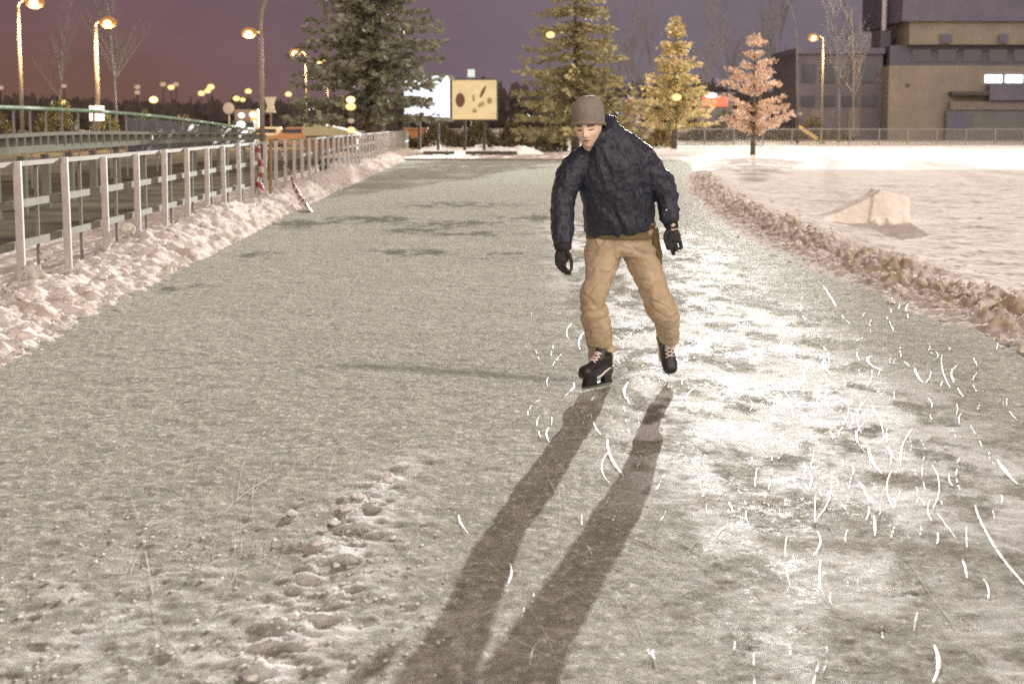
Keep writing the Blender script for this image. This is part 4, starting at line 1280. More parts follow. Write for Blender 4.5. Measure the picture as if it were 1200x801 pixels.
# red lit kiosks
for (px, py, Y, w_, h_, lab, wl) in ((838, 119, 172, 2.6, 1.0, 'kiosk with a red sign and a bright lamp between the two small trees', True), (739, 125, 172, 1.1, 1.5, 'dim red lit kiosk front right of the tall spruce', False)):
    g = at(px, py, Y)
    t = empty('kiosk', (g.x, Y, -0.12), lab, 'kiosk', 'red lit kiosks')
    mb = MB(); mb.box((0, 1.6, (g.z + 0.8) / 2), (w_ + 1.0, 3.0, g.z + 0.8)); mb.build('wall', M_wingw, t)
    mb = MB(); mb.box((0, 1.6, g.z + 0.9), (w_ + 1.4, 3.4, 0.18)); mb.build('roof', M_pur, t)
    mb = MB(); mb.box((0, 0.05, g.z + 0.12), (w_, 0.08, h_), bev=0.02); mb.build('red_sign', E_red if wl else emit_mat('dim_red_sign', (0.8, 0.16, 0.12), 0.12), t)
    mb = MB(); mb.box((0.2, 0.06, 0.9), (1.0, 0.05, 0.8)); mb.build('window', M_glass, t)
    if wl:
        mb = MB(); mb.ball((-0.45, -0.2, g.z + 0.12 + h_ / 2 + 0.10), 0.42, 12, sc=(1.5, 0.6, 0.6)); mb.build('lamp', E_white, t, True)
    else:
        mb = MB(); mb.ball((0.75, -0.2, g.z), 0.30, 12, sc=(1.0, 0.6, 0.9)); mb.build('lamp', E_pale, t, True)

# ------------------------------------------------------------------ the skater
K = 0.00497          # metres per photo pixel at the skater
M_skin = mat('skin', (0.80, 0.60, 0.48), 0.5, (0.74, 0.52, 0.41), 14, spec=0.35)
M_lip = mat('lip_skin', (0.36, 0.15, 0.12), 0.5)
M_hair = mat('dark_brown_hair', (0.07, 0.045, 0.03), 0.6)
M_eye = mat('eye_lash', (0.05, 0.035, 0.03), 0.4)
M_jack = mat('navy_shell_fabric', (0.008, 0.010, 0.022), 0.55, (0.036, 0.039, 0.062), 55, bump=0.5, bscale=38, bdist=0.014)
M_cuff = mat('black_knit', (0.013, 0.013, 0.016), 0.8, (0.025, 0.025, 0.028), 60)
M_trou = mat('tan_cotton', (0.49, 0.385, 0.27), 0.85, (0.36, 0.275, 0.185), 9, bump=0.35, bscale=22, bdist=0.012)
M_oliv = mat('dark_olive_tone', (0.165, 0.125, 0.055), 0.85, (0.12, 0.09, 0.04), 30)  # darker olive for the waist strip and the painted hip shade
M_glove = mat('black_knit_glove', (0.014, 0.015, 0.016), 0.85, (0.035, 0.036, 0.038), 90, bump=0.3, bscale=120, bdist=0.004)
M_bean = mat('grey_brown_knit', (0.255, 0.22, 0.19), 0.9, (0.185, 0.16, 0.138), 70, bump=0.4, bscale=140, bdist=0.004)
M_boot = mat('black_boot_leather', (0.010, 0.010, 0.012), 0.32, (0.02, 0.02, 0.022), 30, bump=0.15, bscale=80, bdist=0.004)
M_lace = mat('pale_pink_lace', (0.74, 0.62, 0.60), 0.7)
M_trim = mat('pale_trim', (0.70, 0.68, 0.58), 0.5)
M_steel = mat('blade_steel', (0.55, 0.56, 0.58), 0.22, metal=1.0)
M_hold = mat('black_blade_plastic', (0.012, 0.012, 0.012), 0.35)

V3 = Vector
HC = at(689.5, 147.5, 9.78)
HM = Matrix.Rotation(math.radians(-14), 3, 'Z') @ Matrix.Rotation(math.radians(10), 3, 'X') @ Matrix.Rotation(math.radians(-3), 3, 'Y')
HS = 1.06


def head_pt(p): return HM @ (V3(p) * HS) + HC


def g2(x, z, cx, cz, sx_, sz_): return math.exp(-((x - cx) / sx_) ** 2 - ((z - cz) / sz_) ** 2)


def head_shape():
    vs = []; fs = []
    n, rows_ = 96, 72
    for i in range(rows_ + 1):
        ph = math.pi * i / rows_
        for j in range(n):
            th = 2 * math.pi * j / n
            x, y, z = math.sin(ph) * math.cos(th), math.sin(ph) * math.sin(th), math.cos(ph)
            s = sstep(0.05, -1.0, z)
            px_ = x * 0.076 * (1 - 0.27 * s)
            py_ = y * 0.096
            if y > 0: py_ *= (1 - 0.45 * s)
            else: py_ *= (1 + 0.05 * s)
            # flatter front
            pz_ = z * 0.118
            if y < 0.25:
                f = float(sstep(0.25, -0.35, y)); X_ = px_; Z_ = pz_
                d = 0
                d += 0.026 * g2(X_, Z_, 0, -0.036, 0.0105, 0.013) + 0.017 * g2(X_, Z_, 0, -0.018, 0.0085, 0.018)
                d += 0.006 * (g2(X_, Z_, 0.013, -0.042, 0.007, 0.006) + g2(X_, Z_, -0.013, -0.042, 0.007, 0.006))
                d -= 0.011 * (g2(X_, Z_, 0.031, -0.004, 0.016, 0.010) + g2(X_, Z_, -0.031, -0.004, 0.016, 0.010))
                d += 0.006 * (g2(X_, Z_, 0.031, -0.007, 0.011, 0.006) + g2(X_, Z_, -0.031, -0.007, 0.011, 0.006))
                d += 0.007 * (g2(X_, Z_, 0.030, 0.016, 0.020, 0.007) + g2(X_, Z_, -0.030, 0.016, 0.020, 0.007))
                d += 0.006 * (g2(X_, Z_, 0.044, -0.030, 0.016, 0.014) + g2(X_, Z_, -0.044, -0.030, 0.016, 0.014))
                d += 0.006 * g2(X_, Z_, 0, -0.061, 0.020, 0.0055) + 0.007 * g2(X_, Z_, 0, -0.073, 0.017, 0.006)
                d -= 0.006 * g2(X_, Z_, 0, -0.0665, 0.026, 0.0028)
                d -= 0.004 * g2(X_, Z_, 0, -0.084, 0.02, 0.005)
                d += 0.009 * g2(X_, Z_, 0, -0.100, 0.022, 0.014)
                py_ -= d * f
            vs.append(head_pt((px_, py_, pz_)))
    for i in range(rows_):
        for j in range(n):
            j2 = (j + 1) % n
            fs.append((i * n + j, (i + 1) * n + j, (i + 1) * n + j2, i * n + j2))
    return vs, fs


def J(px, py, Y): return at(px, py, Y)


def chain(mb, pts, n=20, k=1.0, kd=1.0):
    """pts: (px, py, Y, half width px, half depth m or None)"""
    ps = [J(p[0], p[1], p[2]) for p in pts]
    rs = []
    for p in pts:
        r = p[3] * K * p[2] / 10 * k
        rs.append((r, (p[4] * kd if len(p) > 4 and p[4] else r)))
    mb.tube(ps, rs, n)


torso = [(727, 270, 10.02, 36, .135), (726, 262, 10.01, 41, .160), (725, 248, 9.99, 42.5, .172), (724, 228, 9.96, 42, .172), (720, 206, 9.92, 45, .168),
         (717, 190, 9.89, 45, .150), (714, 176, 9.88, 38, .125), (709, 163, 9.87, 24, .105), (705, 152, 9.87, 18, .085)]
arm_l = [(686, 184, 9.88, 14, .08), (673, 196, 9.87, 16.5, .09), (665.5, 212, 9.86, 16.5, .09), (660, 230, 9.85, 14.8, .085), (658, 244, 9.84, 14.0, .078), (659, 256, 9.82, 13.0, .072), (659.5, 268, 9.80, 13.2, .072), (659, 280, 9.79, 12.2, .066), (660, 287, 9.78, 10.8, .056)]
arm_r = [(742, 178, 9.90, 14, .08), (757, 189, 9.91, 16.5, .09), (768, 203, 9.92, 17, .092), (776.5, 218, 9.93, 15.5, .086), (782.5, 232, 9.93, 14.2, .080), (784.5, 246, 9.91, 13.0, .072), (785, 257, 9.89, 12.2, .066), (786.5, 263, 9.88, 9.5, .052)]
hips = [(728, 262, 10.01, 39, .125), (729, 276, 10.02, 41.5, .140), (730, 290, 10.03, 43, .148), (731, 299, 10.03, 43.5, .140)]
leg_l = [(710, 285, 10.02, 24, .13), (706.5, 302, 10.00, 22.5, .125), (703, 316, 9.97, 19, .115), (699.5, 332, 9.94, 16.2, .105), (694.5, 350, 9.92, 16.2, .100), (697, 364, 9.92, 18.0, .100),
         (700, 384, 9.96, 17.8, .098), (702.5, 400, 10.0, 16.6, .095), (704, 411, 10.02, 14.0, .085), (704.5, 418, 10.03, 13.6, .082), (704.5, 429, 10.03, 13.2, .080)]
leg_r = [(748, 284, 10.03, 24, .13), (753, 302, 10.01, 22, .125), (758, 316, 9.99, 19.5, .115), (764, 332, 9.96, 18.0, .105), (769.5, 348, 9.93, 18.2, .102), (776.5, 363, 9.95, 19.0, .102),
         (781, 375, 10.02, 16.2, .095), (782.5, 385, 10.08, 13.6, .09), (783, 394, 10.12, 13.2, .092)]

# --- body: one continuous figure (head, neck, trunk, arms and legs), mostly under the clothes
mb = MB()
mb.add(*head_shape())
mb.tube([HC + V3((0, 0.03, -0.03)), HC + V3((0.02, 0.06, -0.10)), J(705, 168, 9.89), J(712, 182, 9.92)], [0.055, 0.056, 0.064, 0.09], 18)
chain(mb, torso[:7], k=0.66, kd=0.66)
for c in (arm_l, arm_r): chain(mb, c, k=0.55, kd=0.55)
chain(mb, [(659.5, 284, 9.785, 6.2, .026), (658.5, 293, 9.775, 6.5, .026), (658.5, 302, 9.77, 6.5, .016)], k=0.9)
chain(mb, [(786, 258, 9.885, 5.8, .026), (788, 266, 9.875, 6.2, .026), (789, 275, 9.87, 6.5, .016)], k=0.95)
chain(mb, hips, k=0.8, kd=0.8)
for c in (leg_l, leg_r): chain(mb, c, k=0.62, kd=0.62)
me = remesh(mb, 0.0032, 1, None, 'person')
body = link('person', me, [M_skin, M_hair, M_lip, M_eye], smooth=True)
tag(body, 'person ice skating in navy jacket, tan trousers and knitted cap, looking down, one skate lifted', 'person')
inv = HM.inverted()
for p in me.polygons:
    q = inv @ (p.center - HC) / HS
    if q.y < -0.03 and abs(q.z) < 0.13 and abs(q.x) < 0.09:
        ax = abs(q.x)
        if 0.012 < ax < 0.050 and abs(q.z - (0.0155 - (ax - 0.03) ** 2 * 3)) < 0.0045: p.material_index = 1
        elif 0.018 < ax < 0.045 and abs(q.z + 0.0085 + (ax - 0.031) ** 2 * -8) < 0.0035: p.material_index = 3
        elif ax < 0.022 and abs(q.z + 0.0665) < 0.0085 * (1 - ax / 0.026): p.material_index = 2
    if -0.012 < q.y < 0.03 and abs(q.x) > 0.066 and -0.035 < q.z < 0.02: p.material_index = 1

# --- jacket
mb = MB()
chain(mb, torso, n=28)
chain(mb, arm_l, n=20); chain(mb, arm_r, n=20)
# shoulder yoke
mb.tube([J(682, 186, 9.88), J(696, 177, 9.87), J(716, 171, 9.88), J(736, 173, 9.90), J(750, 183, 9.91)], [0.066, 0.076, 0.082, 0.078, 0.068], 16)
# stand-up collar: thick ring higher at the back right
cc = []
for i in range(25):
    a = 2 * math.pi * i / 24
    c = V3((J(702, 160, 9.87).x + 0.073 * math.cos(a), 9.865 + 0.082 * math.sin(a), J(702, 158, 9.87).z + 0.030 * math.cos(a) + 0.030 * math.sin(a)))
    cc.append(c)
mb.tube(cc[:-1] + [cc[0]], [(0.026, 0.042)] * 25, 10)
for i in range(0, 24):
    a = 2 * math.pi * i / 24
    if math.sin(a) > -0.5:
        b_ = cc[i]; top = b_ + V3((0.012 * math.cos(a), 0, 0.066 * max(0, 0.55 * math.cos(a) + 0.6 * math.sin(a) + 0.1)))
        mb.tube([b_, top], 0.020, 8)


def wrinkle(c, n):
    # sleeves and trunk have folds in different directions
    x = c.x; z = c.z
    px_ = 600 + x / c.y * F
    sl = float(max(sstep(690, 678, px_), sstep(760, 772, px_)))
    f1 = 1 - abs(mnoise.noise(V3((x * 6 + z * 4, c.y * 5, z * 12 - x * 5)))) * 2
    f2 = 1 - abs(mnoise.noise(V3((x * 13 + z * 5, c.y * 4 + 3, z * 3.2 - x * 2)))) * 2
    f3 = mnoise.noise(V3((x * 22, c.y * 22, z * 26)))
    hem = float(sstep(1.02, 0.94, z))
    f4 = 0.010 * (1 - 2 * abs(mnoise.noise(V3((x * 24, 0.5, z * 3))))) * hem * (1 - sl)
    f6 = 1 - 2 * abs(mnoise.noise(V3((x * 26 + z * 12, c.y * 8, z * 20 - x * 9))))
    return 0.013 * sl * f1 + 0.024 * (1 - sl) * (0.8 * f2 + 0.2 * f1) - 0.011 + 0.006 * f6 + 0.0015 * f3 + f4


me = remesh(mb, 0.0075, 3, wrinkle, 'jacket')
jk = link('jacket', me, M_jack, body)
tag(jk, 'navy blue padded jacket with a stand up collar')
mb = MB()
def cuff(mb, p, r, w=0.010):
    mb.tube([p + V3((0, 0, w * 1.4)), p + V3((0, 0, w)), p + V3((0, 0, -w)), p + V3((0, 0, -w * 1.4))], [r * 0.9, r, r, r * 0.9], 18)
q = J(659.8, 288, 9.78); cuff(mb, q, 0.050, 0.016); mb.build('cuff', M_cuff, jk, True)
mb = MB(); q = J(786.8, 264, 9.88); cuff(mb, q, 0.040, 0.012); mb.build('cuff', M_cuff, jk, True)
mb = MB()
from mathutils.bvhtree import BVHTree
bvh = BVHTree.FromPolygons([v.co for v in me.vertices], [tuple(p_.vertices) for p_ in me.polygons])
def on_jacket(px, py):
    o_ = V3((0, 0, CH)); d_ = (J(px, py, 10) - o_).normalized()
    h_ = bvh.ray_cast(o_, d_)
    return h_[0] + V3((0, 0.001, 0)) if h_[0] else J(px, py, 9.8)
mb.tube([on_jacket(697 + (py - 176) * 0.22, py) for py in range(178, 268, 4)], 0.0035, 6)
mb.build('zip', mat('dull_zip', (0.03, 0.03, 0.035), 0.35), jk, True)
mb = MB()
mb.tube([on_jacket(a_, b_) for a_, b_ in ((738, 225), (741, 232), (744, 240), (746, 246))], 0.004, 6)
mb.build('pocket_zip', MATS['dull_zip'], jk, True)
mb = MB(); c_ = on_jacket(722, 209); mb.box(c_, (0.022, 0.008, 0.045), m=Matrix.Rotation(0.35, 3, 'Y'))
mb.build('chest_patch', mat('dull_red_patch', (0.05, 0.03, 0.032), 0.7), jk)
# small light snap on the right sleeve, zip line
mb = MB(); q = J(781, 246, 9.835); mb.ball(q, 0.006, 8); mb.build('snap', M_trim, jk, True)

# --- trousers
mb = MB()
chain(mb, hips, n=28); chain(mb, leg_l, n=22, k=0.96); chain(mb, leg_r, n=22, k=0.96)
# bunched cloth above the left skate
for (py, hw, yy) in ((409, 14.8, 10.01), (418, 13.8, 10.02), (425, 12.8, 10.03)):
    c = J(704.5, py, yy); pr = []
    for i in range(17):
        a = 2 * math.pi * i / 16; pr.append(c + V3((math.cos(a) * (hw - 3) * K, math.sin(a) * 0.065, 0.012 * math.sin(a * 2 + py))))
    mb.tube(pr, 0.019, 8)


def tfold(c, n):
    x, y, z = c
    low = float(sstep(0.35, 0.12, z)); knee = float(sstep(0.85, 0.62, z)) * float(sstep(0.25, 0.45, z))
    side_ = 1 if x > 0.62 else -1
    f1 = 1 - 2 * abs(mnoise.noise(V3((x * 5, y * 5, z * 24))))
    f2 = 1 - 2 * abs(mnoise.noise(V3((x * 9 + side_ * z * 8, y * 5 + 9, z * 7 - side_ * x * 4))))
    f3 = 1 - 2 * abs(mnoise.noise(V3((x * 14 + 20, y * 9, z * 5))))
    cr = float(sstep(0.70, 0.80, z))
    f5 = 1 - 2 * abs(mnoise.noise(V3((x * 4 + 2, y * 4, z * 21 + side_ * x * 6))))
    def crease(n_, wdt): return -math.exp(-(n_ / wdt) ** 2)
    c1 = crease(mnoise.noise(V3((x * 5 + side_ * 3, y * 3, z * 13 + side_ * x * 9))), 0.10)
    c2 = crease(mnoise.noise(V3((x * 8 - side_ * z * 6, y * 3 + 4, z * 6 + 11))), 0.08)
    extra = 0.0075 * c1 * (0.25 + 0.75 * max(cr, knee, low)) + 0.005 * c2
    return 0.62 * tf_(x, y, z, low, knee, cr, side_, f1, f2, f3, f5) + extra + 0.003


def tf_(x, y, z, low, knee, cr, side_, f1, f2, f3, f5):
    return 0.020 * low * f1 + 0.015 * knee * (0.7 * f2 + 0.3 * f1) + 0.018 * cr * f5 + 0.008 * f3 + 0.005 * (1 - 2 * abs(mnoise.noise(V3((x * 18 + z * 10, y * 10, z * 26))))) - 0.014


me = remesh(mb, 0.006, 3, tfold, 'trousers')
tr_ = link('trousers', me, M_trou, body)
tag(tr_, 'loose tan cotton trousers')
# olive strip at the waist; shade along the hip modelled as a dark piece
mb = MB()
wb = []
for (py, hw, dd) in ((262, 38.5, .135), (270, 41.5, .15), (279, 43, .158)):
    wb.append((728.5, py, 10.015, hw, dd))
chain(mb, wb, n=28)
me = remesh(mb, 0.008, 3, lambda c, n: 0.006 * mnoise.noise(V3((c.x * 5, c.y * 5, c.z * 30))), 'waist_strip')
link('waist_strip', me, M_oliv, tr_)
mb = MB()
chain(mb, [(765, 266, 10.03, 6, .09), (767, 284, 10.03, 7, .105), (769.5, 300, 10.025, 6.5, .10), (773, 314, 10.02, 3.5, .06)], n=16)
me = remesh(mb, 0.008, 2, lambda c, n: 0.005 * mnoise.noise(c * 16), 'hip_shade')
link('hip_shade', me, M_oliv, tr_)

# --- knitted cap
cap_v = []; nU, nV = 120, 34
for v in range(nV + 1):
    t = v / nV
    for u in range(nU):
        a = 2 * math.pi * u / nU
        prof = math.cos(min(t, 1) * math.pi / 2) ** 0.50
        bul = 1 + 0.07 * math.sin(math.pi * min(t * 1.3, 1))
        rib = 1 + 0.012 * math.cos(44 * a) * (1 - t)
        rr_ = prof * bul * rib
        x = 0.0865 * rr_ * math.cos(a); y = 0.107 * rr_ * math.sin(a) + 0.004
        zb = 0.027 * (0.5 - 0.5 * math.sin(a)) - 0.030 * (0.5 + 0.5 * math.sin(a))
        z = zb * (1 - t) + 0.158 * (math.sin(t * math.pi / 2) ** 0.92) * (1 if t > 0 else 0)
        z += 0.004 * mnoise.noise(V3((x * 30, y * 30, t * 5)))
        cap_v.append(head_pt((x + 0.006 * t, y + 0.012 * t, z)))
fs = []
for v in range(nV):
    for u in range(nU):
        u2 = (u + 1) % nU
        fs.append((v * nU + u, v * nU + u2, (v + 1) * nU + u2, (v + 1) * nU + u))
mb = MB(); mb.add(cap_v, fs)
cap = mb.build('knitted_cap', M_bean, body, True)
so = cap.modifiers.new('s', 'SOLIDIFY'); so.thickness = 0.005; so.offset = -1
mb = MB()
ring = [cap_v[u] + (cap_v[u] - HC) * 0.03 for u in range(0, nU, 2)]
up_ = HM @ V3((0, 0, 1))
mb.tube([p + up_ * 0.008 for p in ring] + [ring[0] + up_ * 0.008], [(0.007, 0.011)] * (len(ring) + 1), 8)
mb.build('cap_edge', M_bean, cap, True)

# --- gloves: palm, four fingers and thumb each
def glove(palm, fingers, label):
    mb = MB()
    mb.tube([J(*p[:3]) for p in palm], [(p[3], p[4]) for p in palm], 16)
    for f in fingers:
        mb.tube([J(*p) for p in f[0]], f[1], 10)
        e_ = J(*f[0][-1]); mb.ball(e_, f[1][-1], 8)
    me = remesh(mb, 0.0034, 1, lambda c, n: 0.0012 * mnoise.noise(c * 60), 'glove')
    return tag(link('glove', me, M_glove, body), label)


glove([(660, 285, 9.78, .036, .030), (659, 292, 9.775, .034, .026), (658.5, 299, 9.77, .042, .022), (658, 306, 9.765, .040, .020)],
      [([(652.5, 303, 9.775), (652.8, 309, 9.765), (656, 314, 9.745), (661, 317.5, 9.735)], [.0125, .0125, .012, .010]),
       ([(655.5, 305, 9.77), (655.5, 311.5, 9.755), (659, 316.5, 9.735), (664, 320, 9.725)], [.013, .013, .012, .0105]),
       ([(659, 306, 9.765), (658.5, 312.5, 9.75), (662, 317.5, 9.725), (667.5, 320.5, 9.715)], [.013, .013, .012, .0105]),
       ([(662.5, 305, 9.76), (660.8, 311, 9.735), (663.5, 316, 9.71), (668, 319, 9.70)], [.0125, .012, .0115, .010]),
       ([(664, 294, 9.76), (668, 300, 9.74), (670, 308, 9.72), (669.5, 315.5, 9.705)], [.015, .0125, .0105, .0085])],
      'black knitted glove with thumb and fingertips almost touching')
glove([(786.5, 262, 9.88, .034, .028), (787.5, 269, 9.875, .033, .024), (789, 276, 9.87, .044, .022), (789.5, 283, 9.865, .044, .021)],
      [([(782, 281, 9.865), (782, 287, 9.845), (783, 291, 9.825), (785.5, 291, 9.805)], [.0125, .012, .0115, .010]),
       ([(786, 283, 9.865), (787, 289.5, 9.85), (788.5, 294.5, 9.84), (789.5, 297.5, 9.835)], [.013, .013, .0125, .011]),
       ([(790.5, 283, 9.865), (792, 288.5, 9.85), (793, 292, 9.83), (792, 293, 9.81)], [.013, .0128, .012, .010]),
       ([(795, 280, 9.87), (797.5, 285, 9.86), (798.5, 289.5, 9.845), (797.5, 291, 9.83)], [.0125, .012, .0115, .010]),
       ([(782.5, 270, 9.86), (779.5, 276, 9.84), (779.5, 282, 9.82), (781.5, 286.5, 9.81)], [.014, .012, .010, .0085])],
      'black knitted glove hanging half open')
mb = MB(); mb.tube([J(791, 262.5, 9.865), J(789, 263.5, 9.845), J(786.5, 265, 9.845)], [.010, .011, .008], 8)
mb.build('wrist_skin', M_skin, body, True)

# --- skates
def skate(origin, fwd, up, label, shaft=1.0):
    """hockey skate built along local x (toe) and z (up), origin on the blade edge under the ankle"""
    fwd = fwd.normalized(); up = (up - fwd * up.dot(fwd)).normalized(); sd = up.cross(fwd)
    M = Matrix((fwd, sd, up)).transposed()
    def W(x, y, z): return M @ V3((x, y, z)) + origin
    def wtube(mb, pts, rad, n=12):
        mb.tube([W(*p) for p in pts], rad, n)
    zs = 0.062       # sole height above the ice
    mb = MB()
    # foot: cross sections from heel to toe, as rings in the local y-z plane
    secs = [(-0.098, .018, .030, .040), (-0.085, .032, .050, .048), (-0.045, .037, .075, .070), (0.0, .037, .085, .080), (0.045, .040, .074, .072), (0.090, .045, .056, .056),
            (0.130, .047, .046, .047), (0.160, .044, .041, .044), (0.180, .034, .033, .038), (0.190, .016, .016, .034)]
    vs = []; n = 20
    for (x, hw, hh, zc) in secs:
        for j in range(n):
            a = 2 * math.pi * j / n
            y = hw * math.copysign(abs(math.cos(a)) ** 0.8, math.cos(a)); z = zc * 0 + hh * math.copysign(abs(math.sin(a)) ** 0.85, math.sin(a))
            if z < -0.030: z = -0.030 - (abs(z) - 0.030) * 0.1
            vs.append(W(x, y, zs + 0.036 + z))
    fs = []
    for i in range(len(secs) - 1):
        for j in range(n):
            j2 = (j + 1) % n; fs.append((i * n + j, i * n + j2, (i + 1) * n + j2, (i + 1) * n + j))
    fs.append(tuple(range(n))); fs.append(tuple(reversed(range((len(secs) - 1) * n, len(secs) * n))))
    mb.add(vs, fs)
    # shaft and tongue
    mb.tube([W(-0.03, 0, zs + 0.05), W(-0.035, 0, zs + 0.05 + 0.06 * shaft), W(-0.03, 0, zs + 0.05 + 0.12 * shaft), W(-0.022, 0, zs + 0.05 + 0.165 * shaft)], [(.050, .038), (.048, .039), (.050, .042), (.052, .044)], 18)
    mb.tube([W(0.05, 0, zs + 0.08), W(0.026, 0, zs + 0.11), W(0.010, 0, zs + 0.11 + 0.06 * shaft), W(0.005, 0, zs + 0.11 + 0.115 * shaft)], [(.03, .020), (.032, .018), (.034, .016), (.036, .012)], 12)
    me = remesh(mb, 0.005, 2, lambda c, n_: 0.001 * mnoise.noise(c * 40), 'skate')
    root = tag(link('skate', me, M_boot, body), label)
    # toe seam and pale side stripe
    mb = MB()
    for s in (-1, 1):
        pts = [W(-0.075, s * 0.038, zs + 0.060), W(-0.03, s * 0.041, zs + 0.050), W(0.02, s * 0.042, zs + 0.032), W(0.06, s * 0.046, zs + 0.016), W(0.10, s * 0.0485, zs + 0.010)]
        mb.tube(pts, [.004, .005, .006, .006, .005], 8)
    mb.build('side_stripe', M_trim, root, True)
    # laces
    mb = MB()
    path = [(0.095, zs + 0.094), (0.074, zs + 0.107), (0.054, zs + 0.121), (0.040, zs + 0.140)] + ([(0.036, zs + 0.162), (0.036, zs + 0.184)] if shaft > 0.8 else [])
    for i, (x, z) in enumerate(path):
        x2, z2 = path[min(i + 1, len(path) - 1)]
        hw = 0.026
        wtube(mb, [(x, -hw, z), ((x + x2) / 2 + 0.006, 0, (z + z2) / 2 + 0.007), (x2, hw, z2)], .0042, 6)
        wtube(mb, [(x, hw, z), ((x + x2) / 2 + 0.006, 0, (z + z2) / 2 + 0.008), (x2, -hw, z2)], .0042, 6)
    x, z = path[-1]
    for s in ((-1, 1) if shaft > 0.8 else ()):
        wtube(mb, [(x + 0.008, 0, z), (x + 0.022, s * 0.018, z + 0.006), (x + 0.022, s * 0.034, z - 0.012), (x + 0.012, s * 0.012, z)], .0035, 6)
        wtube(mb, [(x + 0.008, 0, z), (x + 0.020, s * 0.014, z - 0.02), (x + 0.014, s * 0.024, z - 0.038)], .0035, 6)
    mb.build('lace', M_lace, root, True)
    # blade holder with two towers, and steel runner
    mb = MB()
    def lp(mb, outline, hw):
        n_ = len(outline)
        vs = [W(a, -hw, c) for a, c in outline] + [W(a, hw, c) for a, c in outline]
        fs = [tuple(range(n_)), tuple(reversed(range(n_, 2 * n_)))] + [((i + 1) % n_, i, n_ + i, n_ + (i + 1) % n_) for i in range(n_)]
        mb.add(vs, fs)
    lp(mb, [(0.045, zs + 0.012), (0.15, zs + 0.012), (0.155, zs - 0.02), (0.165, 0.024), (0.04, 0.022), (0.055, zs - 0.022)], 0.016)
    lp(mb, [(-0.095, zs + 0.012), (-0.015, zs + 0.012), (-0.03, zs - 0.02), (-0.025, 0.022), (-0.11, 0.024), (-0.09, zs - 0.02)], 0.016)
    lp(mb, [(-0.118, 0.0285), (0.172, 0.0285), (0.172, 0.015), (-0.118, 0.015)], 0.0075)
    mb.build('blade_holder', M_hold, root)
    mb = MB()
    lp(mb, [(-0.125, 0.022), (-0.125, 0.010), (-0.11, 0.001), (-0.06, 0.0), (0.12, 0.0), (0.165, 0.004), (0.188, 0.014), (0.19, 0.022)], 0.002)
    mb.build('blade', M_steel, root)
    return root


ql = gnd(703, 453.5, 0.012)
skate(V3((ql.x + 0.002, ql.y + 0.055, 0.008)), V3((-0.62, -0.78, 0.0)), V3((0.10, 0.02, 1)), 'black laced hockey skate standing on the ice', 0.45)
fw = V3((0.20, -0.30, -0.93)); u_ = V3((0.10, -1.0, 0.30))
# right skate: its cuff sits in the trouser hem
hem = J(781.5, 391, 10.12)
fwn = fw.normalized(); un = (u_ - fwn * u_.dot(fwn)).normalized()
org = hem - un * 0.215 + fwn * 0.035
skate(org, fw, u_, 'black laced hockey skate lifted with the toe pointing down')


# ------------------------------------------------------------------ light
sun_d = bpy.data.lights.new('floodlight_beam', 'SUN')
sun_d.energy = 5.0
sun_d.angle = math.radians(0.28)
sun_d.color = (1.0, 0.99, 0.94)
sun = bpy.data.objects.new('floodlight_beam', sun_d)
COL.objects.link(sun)
dv = (FLOOD - Vector((0.5, 10, 0))).normalized()
AZ = math.atan2(dv.x, dv.y) - 0.011; EL = math.radians(7.9)
dv = Vector((math.sin(AZ) * math.cos(EL), math.cos(AZ) * math.cos(EL), math.sin(EL)))
sun.rotation_euler = dv.to_track_quat('Z', 'Y').to_euler()
sun.location = (20, 150, 30)

fl = bpy.data.lights.new('floodlight_pool', 'POINT'); fl.energy = 10000; fl.color = (1.0, 0.97, 0.9); fl.shadow_soft_size = 0.5
flo = bpy.data.objects.new('floodlight_pool', fl); COL.objects.link(flo); flo.location = FLOOD + Vector((0, -0.6, -0.2))
w = bpy.data.worlds.new('World'); scene.world = w; w.use_nodes = True
nt = w.node_tree; N = nt.nodes; L = nt.links
bg = N['Background']
tc = N.new('ShaderNodeTexCoord'); sx_ = N.new('ShaderNodeSeparateXYZ'); L.new(tc.outputs['Generated'], sx_.inputs[0])
def mr(src, a, c, lo, hi, smooth=True):
    r = N.new('ShaderNodeMapRange'); r.inputs[1].default_value = a; r.inputs[2].default_value = c; r.inputs[3].default_value = lo; r.inputs[4].default_value = hi
    if smooth: r.interpolation_type = 'SMOOTHSTEP'
    L.new(src, r.inputs[0]); return r.outputs[0]
def ma(op, a, c):
    m_ = N.new('ShaderNodeMath'); m_.operation = op
    for i, v in enumerate((a, c)):
        if isinstance(v, (int, float)): m_.inputs[i].default_value = v
        else: L.new(v, m_.inputs[i])
    return m_.outputs[0]
def mx_(fac, A, B):
    m_ = N.new('ShaderNodeMix'); m_.data_type = 'RGBA'
    for s, v in (('A', A), ('B', B)):
        if isinstance(v, tuple): m_.inputs[s].default_value = (*v, 1)
        else: L.new(v, m_.inputs[s])
    L.new(fac, m_.inputs['Factor']); return m_.outputs['Result']
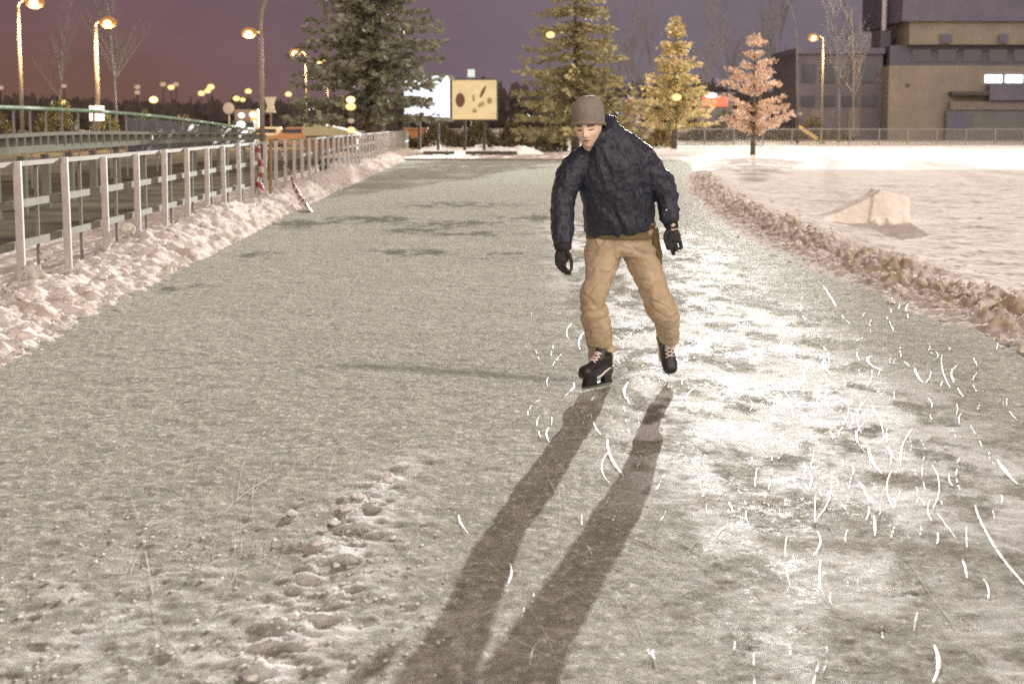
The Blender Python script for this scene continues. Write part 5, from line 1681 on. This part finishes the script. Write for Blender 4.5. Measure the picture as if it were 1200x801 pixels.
X_, Y_, Z_ = sx_.outputs
# night sky over the town: violet above, rusty near the left horizon, cold grey around the floodlight
sky = mx_(mr(X_, -0.30, 0.16, 0, 1), (0.057, 0.032, 0.040), (0.062, 0.050, 0.060))
rust = ma('MULTIPLY', mr(X_, 0.0, -0.28, 0, 1), mr(Z_, 0.10, 0.0, 0, 1))
sky = mx_(ma('MULTIPLY', rust, 0.8), sky, (0.060, 0.030, 0.016))
cn = N.new('ShaderNodeTexNoise'); cn.inputs['Scale'].default_value = 7.0; cn.inputs['Detail'].default_value = 9.0; cn.inputs['Roughness'].default_value = 0.75
cm = N.new('ShaderNodeMapping'); cm.inputs['Scale'].default_value = (1, 1, 2.4); L.new(tc.outputs['Generated'], cm.inputs[0]); L.new(cm.outputs[0], cn.inputs['Vector'])
cf = mr(cn.outputs['Fac'], 0.3, 0.7, 0.92, 1.10)
vs_ = N.new('ShaderNodeVectorMath'); vs_.operation = 'SCALE'; L.new(sky, vs_.inputs[0]); L.new(cf, vs_.inputs['Scale']); sky = vs_.outputs[0]
# glow of the lit town behind the photographer
GD = Vector((0.42, -0.80, 0.42)).normalized()
dp = N.new('ShaderNodeVectorMath'); dp.operation = 'DOT_PRODUCT'; L.new(tc.outputs['Generated'], dp.inputs[0]); dp.inputs[1].default_value = GD
back = ma('MULTIPLY', mr(dp.outputs['Value'], 0.45, 0.97, 0, 1), mr(Z_, -0.02, 0.05, 0, 1))
sky = mx_(back, sky, (1.0, 0.84, 0.71))
L.new(sky, bg.inputs['Color']); bg.inputs['Strength'].default_value = 1.0

scene.view_settings.view_transform = 'Standard'
scene.view_settings.look = 'None'
scene.view_settings.exposure = 1.6
scene.view_settings.gamma = 1.0
scene.view_settings.use_curve_mapping = False
scene.render.engine = 'CYCLES'
scene.cycles.use_denoising = False
scene.cycles.max_bounces = 5
scene.cycles.diffuse_bounces = 3
scene.cycles.glossy_bounces = 2
scene.cycles.sample_clamp_indirect = 4
scene.cycles.sample_clamp_direct = 8
